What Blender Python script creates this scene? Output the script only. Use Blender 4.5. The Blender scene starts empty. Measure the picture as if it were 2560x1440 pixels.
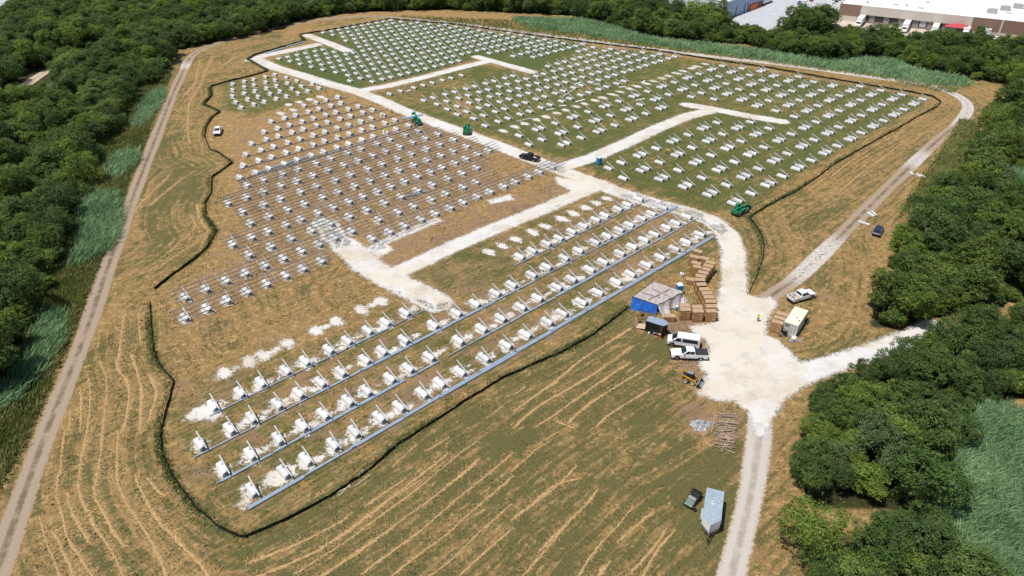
import bpy, bmesh, math, random
import numpy as np
from mathutils import Vector, Matrix
R = math.radians
rng = random.Random(7)
sc = bpy.context.scene
COL = sc.collection

# ------------------------------------------------------------------ camera, sky, sun, exposure
CAM_H, PITCH, FPX = 78.0, R(33.0), 1775.0
cd = bpy.data.cameras.new('camera'); cam = bpy.data.objects.new('camera', cd); COL.objects.link(cam)
cd.sensor_width = 36.0; cd.lens = FPX/2560*36.0; cd.clip_start = 0.5; cd.clip_end = 8000
cam.location = (0, 0, CAM_H); cam.rotation_euler = (R(90)-PITCH, 0, 0)
sc.camera = cam
SUN_EL = R(70); SHD = Vector((1.0, 0.50)).normalized()      # direction the shadows fall on the ground
world = bpy.data.worlds.new('World'); sc.world = world; world.use_nodes = True
wn = world.node_tree.nodes; wl = world.node_tree.links
sky = wn.new('ShaderNodeTexSky'); sky.sky_type = 'NISHITA'; sky.sun_disc = False
sky.sun_elevation = SUN_EL; sky.sun_rotation = math.atan2(-SHD.x, -SHD.y)
sky.altitude = 60; sky.air_density = 1.0; sky.dust_density = 1.2; sky.ozone_density = 1.0
wl.new(sky.outputs[0], wn['Background'].inputs['Color']); wn['Background'].inputs['Strength'].default_value = 0.085
sd = bpy.data.lights.new('sun', 'SUN'); sd.energy = 4.2; sd.angle = R(0.53); sd.color = (1.0, 0.955, 0.89)
sun = bpy.data.objects.new('sun', sd); COL.objects.link(sun)
ldir = Vector((SHD.x*math.cos(SUN_EL), SHD.y*math.cos(SUN_EL), -math.sin(SUN_EL)))
sun.rotation_euler = ldir.to_track_quat('-Z', 'Y').to_euler(); sun.location = (-60, 0, 200)
vs = sc.view_settings
vs.view_transform = 'Standard'; vs.look = 'None'; vs.exposure = 0.22; vs.gamma = 1.0; vs.use_curve_mapping = False

# ------------------------------------------------------------------ photo pixel -> point on the ground
CP, SP = math.cos(PITCH), math.sin(PITCH)
def G(x, y, z=0.0):
    u, v = (x-1280)/FPX, (y-720)/FPX
    t = (CAM_H-z)/(SP+v*CP)
    return Vector((u*t, (CP-v*SP)*t, z))
def G2(x, y): p = G(x, y); return (p.x, p.y)
def proj(X, Y):                                   # ground point(s) -> photo pixel
    X = np.asarray(X, float); Y = np.asarray(Y, float)
    d = Y*CP+CAM_H*SP; d = np.where(d < 1, 1, d)
    return 1280+FPX*X/d, 720+FPX*(CAM_H*CP-Y*SP)/d
def head(a, b):                                   # heading of the ground line between two pixels
    p, q = G(*a), G(*b); return math.atan2(q.y-p.y, q.x-p.x)
def inpoly(px, py, poly):
    px = np.asarray(px, float); py = np.asarray(py, float); r = np.zeros(px.shape, bool)
    n = len(poly); j = n-1
    for i in range(n):
        xi, yi = poly[i]; xj, yj = poly[j]
        if yi != yj:
            c = ((yi > py) != (yj > py)) & (px < (xj-xi)*(py-yi)/(yj-yi)+xi); r ^= c
        j = i
    return r
# the array's own axes on the ground: U along a row, V across the rows (towards the low end of the rails)
AZ = R(43.0); U = Vector((math.cos(AZ), math.sin(AZ), 0)); V = Vector((math.sin(AZ), -math.cos(AZ), 0))
def ST(s, t): return U*s+V*t
def toST(x, y): p = G(x, y); return p.dot(U), p.dot(V)

# ------------------------------------------------------------------ materials
def pm(name, c, rough=0.7, metal=0.0, var=0.12, scale=2.0, bump=0.0, bscale=None, spec=0.3, c2=None, coord='Object'):
    m = bpy.data.materials.new(name); m.use_nodes = True
    n, l = m.node_tree.nodes, m.node_tree.links
    b = n['Principled BSDF']; b.inputs['Roughness'].default_value = rough; b.inputs['Metallic'].default_value = metal
    b.inputs['Specular IOR Level'].default_value = spec
    tc = n.new('ShaderNodeTexCoord'); ns = n.new('ShaderNodeTexNoise'); ns.inputs['Scale'].default_value = scale
    ns.inputs['Detail'].default_value = 5; ns.inputs['Roughness'].default_value = 0.65
    l.new(tc.outputs[coord], ns.inputs['Vector'])
    rp = n.new('ShaderNodeValToRGB')
    d = c2 if c2 else tuple(max(0, x*(1-2*var)) for x in c); e = c if c2 else tuple(min(1, x*(1+var)) for x in c)
    rp.color_ramp.elements[0].position = 0.32; rp.color_ramp.elements[1].position = 0.68
    rp.color_ramp.elements[0].color = (*d, 1); rp.color_ramp.elements[1].color = (*e, 1)
    l.new(ns.outputs['Fac'], rp.inputs['Fac']); l.new(rp.outputs['Color'], b.inputs['Base Color'])
    if bump:
        n2 = n.new('ShaderNodeTexNoise'); n2.inputs['Scale'].default_value = bscale or scale*4; n2.inputs['Detail'].default_value = 4
        l.new(tc.outputs[coord], n2.inputs['Vector'])
        bp = n.new('ShaderNodeBump'); bp.inputs['Strength'].default_value = bump; bp.inputs['Distance'].default_value = 0.1
        l.new(n2.outputs['Fac'], bp.inputs['Height']); l.new(bp.outputs['Normal'], b.inputs['Normal'])
    return m
class NB:                                         # small node-building helper
    def __init__(s, name):
        s.m = bpy.data.materials.new(name); s.m.use_nodes = True; s.t = s.m.node_tree; s.n = s.t.nodes; s.l = s.t.links
        s.b = s.n['Principled BSDF']; s.b.inputs['Specular IOR Level'].default_value = 0.2; s.tc = s.n.new('ShaderNodeTexCoord').outputs['Object']
    def _in(s, sock, v):
        if isinstance(v, bpy.types.NodeSocket): s.l.new(v, sock)
        else: sock.default_value = v
    def map(s, scale=(1, 1, 1), rot=0.0, vec=None):
        q = s.n.new('ShaderNodeMapping'); q.inputs['Scale'].default_value = scale; q.inputs['Rotation'].default_value = (0, 0, rot)
        s.l.new(vec or s.tc, q.inputs['Vector']); return q.outputs[0]
    def noise(s, scale, detail=4, rough=0.6, vec=None, dist=0.0):
        q = s.n.new('ShaderNodeTexNoise'); q.inputs['Scale'].default_value = scale; q.inputs['Detail'].default_value = detail
        q.inputs['Roughness'].default_value = rough; q.inputs['Distortion'].default_value = dist
        s.l.new(vec or s.tc, q.inputs['Vector']); return q.outputs['Fac']
    def vor(s, scale, vec=None):
        q = s.n.new('ShaderNodeTexVoronoi'); q.inputs['Scale'].default_value = scale; s.l.new(vec or s.tc, q.inputs['Vector']); return q.outputs['Distance']
    def ramp(s, v, p0, p1, a=0.0, b=1.0):
        q = s.n.new('ShaderNodeMapRange'); q.interpolation_type = 'SMOOTHSTEP'; s._in(q.inputs['Value'], v)
        q.inputs['From Min'].default_value = p0; q.inputs['From Max'].default_value = p1
        q.inputs['To Min'].default_value = a; q.inputs['To Max'].default_value = b; return q.outputs[0]
    def math(s, op, a, b=0.0):
        q = s.n.new('ShaderNodeMath'); q.operation = op; s._in(q.inputs[0], a); s._in(q.inputs[1], b); return q.outputs[0]
    def mix(s, f, a, b, mode='MIX'):
        q = s.n.new('ShaderNodeMix'); q.data_type = 'RGBA'; q.blend_type = mode; s._in(q.inputs[0], f)
        for i, v in ((6, a), (7, b)):
            if isinstance(v, tuple): q.inputs[i].default_value = (*v, 1)
            else: s.l.new(v, q.inputs[i])
        return q.outputs[2]
    def attr(s, name, out='Fac'):
        q = s.n.new('ShaderNodeAttribute'); q.attribute_name = name; return q.outputs[out]
    def bump(s, h, strength, dist):
        q = s.n.new('ShaderNodeBump'); q.inputs['Strength'].default_value = strength; q.inputs['Distance'].default_value = dist
        s.l.new(h, q.inputs['Height']); s.l.new(q.outputs[0], s.b.inputs['Normal'])
    def done(s, col, rough=0.9, alpha=None):
        s._in(s.b.inputs['Base Color'], col if not isinstance(col, tuple) else (*col, 1)); s.b.inputs['Roughness'].default_value = rough
        if alpha is not None:
            tr = s.n.new('ShaderNodeBsdfTransparent'); mx = s.n.new('ShaderNodeMixShader')
            s.l.new(alpha, mx.inputs[0]); s.l.new(tr.outputs[0], mx.inputs[1]); s.l.new(s.b.outputs[0], mx.inputs[2])
            s.l.new(mx.outputs[0], s.n['Material Output'].inputs['Surface'])
        return s.m

# ------------------------------------------------------------------ mesh helpers
class MB:
    def __init__(s): s.v = []; s.f = []
    def add(s, vs, fs): o = len(s.v); s.v += [tuple(p) for p in vs]; s.f += [tuple(i+o for i in f) for f in fs]; return s
    def box(s, c, d, rz=0.0, ry=0.0, rx=0.0, taper=1.0):
        M = Matrix.Rotation(rz, 3, 'Z') @ Matrix.Rotation(ry, 3, 'Y') @ Matrix.Rotation(rx, 3, 'X'); c = Vector(c); vs = []
        for z in (-.5, .5):
            k = taper if z > 0 else 1.0
            for x, y in ((-.5, -.5), (.5, -.5), (.5, .5), (-.5, .5)): vs.append(c+M @ Vector((x*d[0]*k, y*d[1]*k, z*d[2])))
        return s.add(vs, [(3, 2, 1, 0), (4, 5, 6, 7), (0, 1, 5, 4), (1, 2, 6, 5), (2, 3, 7, 6), (3, 0, 4, 7)])
    def beam(s, a, b, w, h=None):                 # square bar from a to b
        a, b = Vector(a), Vector(b); h = h or w; d = (b-a).normalized()
        y = Vector((0, 0, 1)).cross(d); y = Vector((0, 1, 0)) if y.length < 1e-4 else y.normalized(); z = d.cross(y)
        vs = [p+y*i*w/2+z*j*h/2 for p in (a, b) for i, j in ((-1, -1), (1, -1), (1, 1), (-1, 1))]
        return s.add(vs, [(3, 2, 1, 0), (4, 5, 6, 7), (0, 1, 5, 4), (1, 2, 6, 5), (2, 3, 7, 6), (3, 0, 4, 7)])
    def cyl(s, a, b, r, n=12, r2=None, caps=True):
        a, b = Vector(a), Vector(b); d = (b-a).normalized(); r2 = r if r2 is None else r2
        x = d.orthogonal().normalized(); y = d.cross(x); vs = []
        for p, q in ((a, r), (b, r2)):
            for i in range(n): t = 2*math.pi*i/n; vs.append(p+(x*math.cos(t)+y*math.sin(t))*q)
        fs = [(i, (i+1) % n, n+(i+1) % n, n+i) for i in range(n)]
        if caps: fs += [tuple(range(n-1, -1, -1)), tuple(range(n, 2*n))]
        return s.add(vs, fs)
    def prof(s, pts, y0, y1, ys=None):            # (x, z) outline extruded along y; ys(z) scales y with height
        k = ys or (lambda z: 1.0); n = len(pts)
        vs = [(x, y0*k(z), z) for x, z in pts]+[(x, y1*k(z), z) for x, z in pts]
        return s.add(vs, [tuple(range(n-1, -1, -1)), tuple(range(n, 2*n))]+[(i, (i+1) % n, n+(i+1) % n, n+i) for i in range(n)])
    def quad(s, a, b, c, d): return s.add([a, b, c, d], [(0, 1, 2, 3)])
    def mesh(s, name, mat=None, bevel=0.0, smooth=False, recalc=True):
        me = bpy.data.meshes.new(name); me.from_pydata(s.v, [], s.f)
        if bevel or recalc:
            bm = bmesh.new(); bm.from_mesh(me)
            if bevel:
                bmesh.ops.remove_doubles(bm, verts=bm.verts, dist=1e-4)
                es = [e for e in bm.edges if len(e.link_faces) == 2 and e.calc_face_angle(0) > 0.45]
                bmesh.ops.bevel(bm, geom=es, offset=bevel, segments=2, affect='EDGES', clamp_overlap=True)
            bmesh.ops.recalc_face_normals(bm, faces=bm.faces); bm.to_mesh(me); bm.free()
        if smooth:
            for p in me.polygons: p.use_smooth = True
        if mat: me.materials.append(mat)
        return me
def ob(name, me, parent=None, loc=(0, 0, 0), rz=0.0, rot=None, scale=None):
    o = bpy.data.objects.new(name, me); COL.objects.link(o); o.location = loc
    o.rotation_euler = rot if rot else (0, 0, rz)
    if scale: o.scale = scale
    if parent: o.parent = parent
    return o
def tag(o, label=None, cat=None, group=None, kind=None):
    for k, v in (('label', label), ('category', cat), ('group', group), ('kind', kind)):
        if v: o[k] = v
    return o
def thing(name, label, cat, loc, rz=0.0, group=None): return tag(ob(name, None, None, loc, rz), label, cat, group)
def copy_tree(o, parent=None):
    c = o.copy(); COL.objects.link(c); c.parent = parent
    for ch in o.children: copy_tree(ch, c)
    return c
def nth(i):
    return f"{i}{'th' if 10 <= i % 100 <= 20 else {1: 'st', 2: 'nd', 3: 'rd'}.get(i % 10, 'th')}"
def dense(pts, step, smooth=True):                # resample a ground polyline (Catmull-Rom when smooth)
    P = [Vector((p[0], p[1], 0)) for p in pts]; out = []
    if smooth and len(P) > 2:
        Q = [P[0]*2-P[1]]+P+[P[-1]*2-P[-2]]; C = []
        for i in range(1, len(Q)-2):
            for k in range(10):
                t = k/10; a, b, c, d = Q[i-1:i+3]
                C.append(0.5*((2*b)+(c-a)*t+(2*a-5*b+4*c-d)*t*t+(3*b-a-3*c+d)*t**3))
        C.append(P[-1]); P = C
    acc = 0.0; out = [P[0]]
    for a, b in zip(P, P[1:]):
        L = (b-a).length
        if L < 1e-6: continue
        while acc+L >= step*len(out): out.append(a+(b-a)*((step*len(out)-acc)/L))
        acc += L
    out.append(P[-1]); return out

# ------------------------------------------------------------------ where things stand (photo pixels of points on the ground)
def poly(s): a = [float(q) for q in s.replace(',', ' ').split()]; return list(zip(a[::2], a[1::2]))
MAIN_ROADS = [  # (polyline, width in m)
 (poly('640 148 690 170 760 190 830 212 890 228 950 250 1010 278 1090 308 1180 340 1260 370 1330 398 1400 425 1480 455 1560 485 1640 510 1720 530 1780 552 1820 587 1834 630 1833 680 1838 740'), 5.2),
 (poly('626 150 665 138 730 125 790 112'), 5.0), (poly('768 88 800 100 840 115 868 127'), 4.6),
 (poly('895 228 970 215 1060 193 1140 172 1215 154'), 4.4), (poly('1192 142 1250 158 1330 180'), 4.2),
 (poly('1415 415 1480 395 1560 360 1650 318 1720 290 1775 277'), 5.0), (poly('1718 262 1790 274 1870 290 1955 304'), 4.6),
 (poly('1505 460 1440 487 1340 530 1240 570 1120 622 1030 665 965 692'), 4.6),
 (poly('862 612 920 665 980 700 1050 735 1092 757'), 6.2), (poly('800 556 830 580 875 620'), 4.0),
 (poly('1990 935 2080 910 2150 890 2220 865 2290 840 2330 815'), 4.2),
 (poly('1895 1000 1905 960 1930 920'), 7.0)]
YARD = poly('1800 716 1835 720 1868 735 1898 745 1925 742 1945 757 1930 780 1918 800 1915 840 1945 850 1975 878 1998 905 2060 903 2110 892 2110 925 2040 950 1996 975 1962 1000 1938 1035 1922 1065 1912 1095 1888 1095 1880 1070 1872 1030 1850 1003 1795 1002 1745 985 1752 962 1768 935 1748 915 1752 895 1772 880 1762 850 1735 832 1725 815 1760 812 1795 800 1792 765')
SCUFF = [poly('785 552 845 548 870 590 850 625 800 600'), poly('905 622 1000 578 1095 540 1110 552 1020 590 925 632'), poly('1215 500 1275 485 1290 500 1225 512'),
 poly('1385 440 1470 455 1500 470 1440 485 1390 460'), poly('915 618 960 600 990 625 940 650'), poly('490 1030 545 1005 560 1040 525 1060'), poly('585 1265 640 1215 665 1225 610 1275')]
TRACK = poly('-40 1520 30 1320 105 1110 160 970 215 830 262 690 312 550 352 440 395 330 430 240 455 185 475 145 505 123 560 103 640 80 720 63 800 50 900 41 985 44 1130 57 1260 73 1400 92 1560 112 1700 131 1830 147 1930 158 2060 176 2180 193 2280 206 2350 222 2400 243 2420 268 2400 303 2345 350 2290 402 2215 475 2130 560 2060 630 1985 700 1915 748')
ROAD_S = poly('1900 1030 1898 1090 1890 1150 1878 1230 1860 1310 1838 1400 1815 1490')
WOOD_ROAD = poly('-60 285 0 250 50 222 110 182 200 138 245 118 310 92')
FENCES = dict(
 west=poly('388 724 430 690 480 655 520 620 543 577 515 540 513 510 530 480 530 445 583 408 550 385 525 375 512 345 515 320 530 295 552 280 510 262 530 240 527 218 570 205 640 188 672 178 640 160 621 149 640 137 700 120 763 103 751 87 830 75 975 48'),
 north=poly('975 48 1140 62 1280 82 1480 108 1640 127 1780 150 1920 170 2060 195 2160 212 2280 232 2330 242 2352 256 2340 270 2290 295 2240 325 2185 355 2120 392 2080 415 2050 440 1990 480 1940 505 1900 528 1873 545'),
 east=poly('1873 545 1892 570 1906 595 1911 620 1906 650 1892 690 1872 733'),
 south=poly('375 755 380 830 385 880 400 915 437 955 415 1030 402 1090 405 1130 430 1190 490 1270 550 1320 607 1348 720 1300 830 1240 920 1180 1000 1110 1080 1060 1170 1000 1260 945 1400 885 1480 840 1540 795 1572 770'))
P_WEST = poly('440 770 560 560 590 430 560 300 690 290 860 240 1250 372 1400 428 1240 500 900 612 820 660 440 832')
P_FRONT = poly('430 950 1000 690 1500 482 1690 530 1800 580 1790 640 1560 770 1250 930 640 1310 430 1200')
P_EAST = poly('905 236 1060 200 1200 160 1330 186 1470 118 1640 132 1790 158 1960 184 2100 208 2200 227 2322 246 2318 262 2270 287 2215 316 2160 345 2095 380 2035 415 1970 455 1900 500 1850 530 1790 528 1700 508 1560 455 1420 400')
P_NORTH = poly('672 152 790 112 860 126 768 86 850 72 980 51 1140 66 1280 86 1480 112 1330 182 1200 146 1060 184 890 224 780 194')
P_GARR = poly('552 205 680 188 800 225 780 250 640 285 560 275')
WOODS = dict(
 west=poly('-400 1250 -80 1065 30 960 75 855 112 765 118 695 148 645 160 565 215 508 228 442 215 388 272 348 310 314 312 268 345 226 405 205 410 160 440 126 520 110 600 96 690 74 755 50 900 30 1000 27 1120 24 1120 -45 -1000 -45 -1000 700'),
 north=poly('1120 24 1300 33 1440 40 1510 58 1590 84 1640 95 1755 106 1860 110 1900 121 1965 140 2105 153 2150 141 2245 148 2268 167 2365 186 2440 200 2492 207 2600 222 2700 230 2700 128 2560 126 2430 118 2330 110 2200 98 2090 92 2040 84 1985 82 1925 90 1860 88 1830 78 1790 62 1700 48 1600 32 1500 12 1440 -20 1120 -45'),
 east=poly('2545 215 2520 255 2488 305 2460 352 2432 432 2358 502 2305 560 2275 610 2240 650 2225 700 2200 760 2165 822 2240 822 2330 800 2410 780 2480 762 2560 742 2900 740 2900 225'),
 south=poly('2110 962 2250 915 2330 868 2420 838 2560 800 2900 800 2900 1010 2560 1000 2430 1020 2370 1080 2345 1180 2320 1300 2260 1300 2200 1270 2030 1266 1985 1195 2000 1105 2040 1018'),
 corner=poly('2020 1400 2060 1385 2150 1350 2290 1330 2370 1400 2420 1540 2000 1600'))
REEDS = dict(
 back=poly('1285 46 1450 50 1520 64 1590 88 1650 100 1760 111 1900 128 2100 158 2150 145 2240 152 2270 172 2360 190 2420 202 2400 216 2300 205 2200 190 2050 168 1900 147 1750 128 1600 107 1500 92 1400 77 1330 70'),
 left=[poly('372 240 402 226 398 252 362 305 338 322 332 306'), poly('268 402 330 382 336 410 282 452'), poly('205 505 240 490 286 488 286 560 270 620 215 655 180 668 200 600'), poly('100 792 140 790 142 840 120 885 92 935 40 995 -20 1045 -20 1000 50 930 85 870'), poly('112 220 162 215 166 272 130 292 116 250')],
 marsh=poly('2415 1040 2480 1020 2560 1045 2720 1080 2720 1520 2440 1520 2410 1400 2350 1300 2320 1215 2370 1130'),
 clearing=poly('2472 432 2560 420 2720 430 2720 560 2520 535'))

# ------------------------------------------------------------------ ballast positions: rows (s along the row, t across)
def keep_road(s, t, lim=3.6):
    p = ST(s, t)
    return all(d > lim for d in (road_d(p.x, p.y),))
_RD = []
for pl, w in MAIN_ROADS:
    q = [G2(*p) for p in pl]
    _RD += [(a, b, w/2) for a, b in zip(q, q[1:])]
def road_d(x, y):
    m = 99.0
    for (ax, ay), (bx, by), w in _RD:
        dx, dy = bx-ax, by-ay; k = max(0, min(1, ((x-ax)*dx+(y-ay)*dy)/(dx*dx+dy*dy)))
        m = min(m, math.hypot(x-ax-k*dx, y-ay-k*dy)-w)
    return m
BLK = []      # (s, t, kind, array, row, index)
def row(arr, r, ss, t, kind, skew=0.0, s_ref=60.0):
    for i, s in enumerate(sorted(ss)): BLK.append((s+rng.uniform(-.08, .08), t+skew*(s-s_ref)+rng.uniform(-.07, .07), kind, arr, r, i+1))
f1 = [60.7, 56.2, 52.4, 47.9, 44.2, 39.5, 35.8, 31.2, 27.5, 23.0, 132.2, 127.8, 124.2, 119.4, 116, 111.6, 107.7, 103.3, 99.5, 94.9, 91.1]
f2 = [17.9, 22.7, 26.2, 30.6, 34.4, 38.5, 42.5, 47.3, 50.8, 55.5, 62.2, 67.8, 72.4, 77.8, 82.4, 87.9, 92.4, 97.8, 102.4, 107.9, 112, 116.3, 119.9, 124.5, 128.2, 132.6]
f3 = [18.4, 22.6, 27.0, 31.2, 34.9, 39.4, 43, 47.6, 51.3, 55.9, 62.6, 68, 72.8, 78.2, 82.8, 88.4, 92.7, 98.3, 102.7, 108.2, 112.4, 116.6, 120.4, 125.1, 128.4, 133]
f4 = [19.7, 24.5, 28, 32.6, 36.3, 40.9, 44.6, 49.2, 53, 57.3, 62.7, 68, 72.7, 78.4, 82.4, 88, 92.9, 98.6, 103.1, 108.3, 113, 118.3, 122.8, 128]
row('front', 4, f1, -95.0, 'rail', -0.009); row('front', 3, f2, -88.2, 'rail', -0.007); row('front', 2, f3, -81.2, 'rail', -0.009); row('front', 1, f4, -74.4, 'rail', -0.005)
def alt(a, b, d1, d2):
    out = [a]; k = 0
    while out[-1]+(d1, d2)[k % 2] < b: out.append(out[-1]+(d1, d2)[k % 2]); k += 1
    return out
# racked rows in the west: (t at s=60, first s, last s)
RACK = [(-122.9, 29.4, 59.5, 4.3, 4.1), (-129.6, 32.1, 74.0, 4.4, 4.2), (-136.2, 48.9, 118.5, 5.3, 4.9), (-142.9, 48.4, 127.5, 4.5, 4.1), (-149.6, 56.0, 126, 4.6, 5.0), (-156.3, 57.2, 124.5, 5.5, 4.7), (-163.0, 56.6, 123.5, 4.9, 4.6), (-169.4, 64.7, 123.0, 4.6, 5.6)]
for r, (t, a, b, d1, d2) in enumerate(RACK): row('rack', r+1, alt(a, b, d1, d2), t, 'rack', -0.028)
RACK_FRONT = [(-123.3, 72.4, 133.0, 4.7, 4.2), (-129.9, 78.6, 114.5, 5.6, 4.6)]
row('rack2', 1, alt(72.4, 131, 4.7, 4.2), -123.6, 'rack', -0.008); row('rack2', 2, alt(78.6, 114, 5.6, 4.6), -130.2, 'rack', -0.012)
# bare blocks further back in the west
for r, (t, a, b) in enumerate([(-175.6, 65.6, 122), (-182.4, 70, 125), (-189, 74, 125), (-195.6, 79, 124), (-201.8, 86, 123), (-208.6, 92, 122), (-214.8, 107, 122)]):
    row('bare', r+1, alt(a, b, 4.6, 3.9), t, 'post', -0.022)
for r, (t, a, b) in enumerate([(-227.4, 91, 122), (-233.8, 92, 121.5), (-240.4, 94, 120.5), (-247.0, 97, 119.5), (-253.2, 100, 118.5)]):
    row('upper', r+1, alt(a, b, 4.5, 3.8), t, 'post', -0.028)
# east of the main road: single and paired blocks near the camera, singles behind
def clip(ss, t, pol):
    out = []
    for s in ss:
        p = ST(s, t); x, y = proj(p.x, p.y)
        if inpoly(np.array([x]), np.array([y]), pol)[0] and keep_road(s, t): out.append(s)
    return out
for r, (t, ph) in enumerate([(-78.4, 171.1), (-85.3, 170.7), (-92.3, 170.0), (-99.4, 169.4), (-106.3, 170.2), (-113.2, 162.2), (-120.0, 164.0), (-126.8, 165.6), (-133.5, 168.0), (-140.3, 173.8), (-147.3, 171.2)]):
    ss = []
    for k in range(-4, 9):
        b = ph+15.5*k; ss += [b, b-6.0, b-8.4] if b > 150 else [b, b-5.4]
    row('east', r+1, clip(ss, t, P_EAST), t, 'rail')
for r, t in enumerate([-160.6, -167.9, -174.3, -180.5, -186.8, -192.9, -199.6]):
    a = 134+rng.uniform(-1, 1); ss = alt(a, 300, 5.2, 4.1) if r > 0 else alt(a, 210, 4.2, 5.4)
    if r == 6: ss = alt(196, 300, 4.3, 4.9)
    row('northeast', r+1, clip(ss, t, P_EAST), t, 'rail')
for r_, (t_, s_) in enumerate([(-206.2, 204), (-212.7, 199), (-217.4, 212)]): row('northeast', 9+r_, [q_ for q_ in alt(s_, 262, 4.4, 4.0) if inpoly(*[np.array([k_]) for k_ in proj(ST(q_, t_).x, ST(q_, t_).y)], poly('1330 190 1200 150 1280 88 1480 114 1640 134'))[0] and keep_road(q_, t_)], t_, 'rail')
row('northeast', 8, [134.7, 139.4, 145.0, 149.2, 153.4, 158, 162, 167], -206.6, 'post')
for r in range(13):
    t = -222.6-6.38*r; a = 122+((r*2.7) % 4)
    row('north', r+1, clip(alt(a, 260, 4.4, 3.7), t, P_NORTH), t, 'rail', 0.0)
PADS = []     # bare stone pads with no block: (s, t)
PADS += [(s, -101.8) for s in (60, 55.4, 50, 45.5, 39.9, 35.1, 32.4, 28.0, 127.3, 123.5, 119.6, 115.2, 111.1, 105.6, 101.4, 96.2, 92.0, 88)]
PADS += [(s, -154.2) for s in alt(140, 250, 5.1, 4.2)]
PADS += [(s, -221.2) for s in (104, 108, 112, 116)]+[(98, -215), (102.5, -215.2)]

# ------------------------------------------------------------------ ground
def axis(lo, a, b, hi, step):
    out = list(np.arange(a, b+1e-6, step)); d = step; x = out[-1]
    while x < hi: d *= 1.35; x += d; out.append(x)
    d = step; x = out[0]; pre = []
    while x > lo: d *= 1.35; x -= d; pre.append(x)
    return np.array(pre[::-1]+out)
def grid_mesh(name, xs, ys, Z=None):
    nx, ny = len(xs), len(ys); X, Y = np.meshgrid(xs, ys)
    co = np.zeros((nx*ny, 3)); co[:, 0] = X.ravel(); co[:, 1] = Y.ravel()
    if Z is not None: co[:, 2] = Z.ravel()
    i = np.arange(nx*ny).reshape(ny, nx); q = np.stack([i[:-1, :-1], i[:-1, 1:], i[1:, 1:], i[1:, :-1]], -1).reshape(-1, 4)
    return co, q
def np_mesh(name, co, q, attrs=None, mat=None):
    me = bpy.data.meshes.new(name); me.vertices.add(len(co)); me.vertices.foreach_set('co', np.asarray(co, np.float32).ravel())
    k = q.shape[1]; me.loops.add(q.size); me.loops.foreach_set('vertex_index', q.ravel().astype(np.int32))
    me.polygons.add(len(q)); me.polygons.foreach_set('loop_start', np.arange(0, q.size, k, dtype=np.int32))
    me.update(calc_edges=True)
    for n, a in (attrs or {}).items():
        at = me.attributes.new(n, 'FLOAT', 'POINT'); at.data.foreach_set('value', np.asarray(a, np.float32).ravel())
    if mat: me.materials.append(mat)
    return me
gx, gy = axis(-4000, -300, 310, 4000, 1.3), axis(-1500, 42, 440, 5000, 1.3)
GX, GY = np.meshgrid(gx, gy); PX, PY = proj(GX, GY); FRONT = GY > 20
green = np.full(GX.shape, .34); bare = np.full(GX.shape, .12); wood = np.zeros(GX.shape); lush = np.zeros(GX.shape)
def paint(pol, g=None, b=None, w=None, l=None):
    m = inpoly(PX, PY, pol) & FRONT
    for a, v in ((green, g), (bare, b), (wood, w), (lush, l)):
        if v is not None: a[m] = v
paint(poly('-200 1600 100 1120 300 780 375 750 437 955 405 1130 607 1348 1080 1060 1572 770 1740 840 1740 1000 1870 1010 1900 1600'), g=.68, b=.2)
paint(poly('-200 1600 100 1120 300 780 375 750 437 955 400 1130 500 1300 700 1600'), g=.52, b=.12)
paint(P_WEST, g=.16, b=.42); paint(P_FRONT, g=.50, b=.52)
paint(poly('440 832 820 660 1100 760 960 790 600 920 437 950 385 860'), g=.36, b=.30)
paint(poly('900 620 1240 500 1400 440 1480 470 1230 565 980 680'), g=.12, b=.55)
paint(P_EAST, g=.72, b=.10, l=.55); paint(P_NORTH, g=.82, b=.10, l=1.0); paint(P_GARR, g=.66, b=.15, l=.4)
paint(poly('905 236 1060 200 1180 170 1180 300 1050 270'), g=.55, b=.3)
paint(poly('1590 785 1700 790 1800 800 1760 850 1760 985 1700 960 1690 850 1600 830'), g=.2, b=.75); paint(poly('1700 990 1870 1010 1880 1090 1720 1120'), g=.25, b=.6); paint(poly('1420 400 1560 455 1700 510 1560 480 1430 420'), g=.4, b=.3)
paint(poly('485 135 640 85 750 90 620 150 670 180 530 218 510 262 552 280 512 345 583 408 530 480 543 577 385 725 375 755 240 800 300 620 400 340'), g=.42, b=.2)
for e in ((440, 420, 70, 90), (400, 560, 50, 60), (470, 500, 40, 70), (660, 88, 60, 12), (470, 640, 60, 25)):
    m = ((PX-e[0])/e[2])**2+((PY-e[1])/e[3])**2 < 1; green[m & FRONT] = .62
paint(poly('1873 545 2350 260 2420 270 2100 590 1900 745 1870 735'), g=.42, b=.22)
paint(poly('1920 1080 2000 1000 2050 1010 2000 1200 2060 1330 1990 1500 1850 1500'), g=.42, b=.25); paint(poly('1860 545 1910 620 1885 720 1862 640'), g=.5, b=.1)
paint(poly('2420 270 2500 220 2460 330 2290 480 2160 690 2140 830 2320 815 2060 900 1990 880 1940 760'), g=.40, b=.30)
paint(poly('2010 880 2060 850 2300 815 2200 860 2060 900'), g=.6, b=.1)
paint(poly('985 40 1290 40 1500 90 1900 150 2400 240 2350 222 1900 160 1400 95 985 46'), g=.45, b=.1)
paint(poly('700 95 750 45 900 30 1130 28 1300 45 1300 68 985 38 800 48'), g=.12, b=.35)
paint(poly('-60 1440 100 1050 240 760 330 480 420 240 470 150 430 130 380 240 280 460 170 760 60 1000 -100 1200'), g=.62, b=.1)
paint(poly('-150 1300 60 1060 200 790 290 520 370 290 430 160 400 150 330 215 285 265 295 310 250 345 190 385 210 440 195 505 130 560 120 640 90 690 90 760 55 850 15 955 -150 1060'), g=.95, b=0, l=.35)
for k, pl in REEDS.items():
    for q in (pl if isinstance(pl[0], list) else [pl]): paint(q, g=.9, b=0, l=.9)
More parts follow.
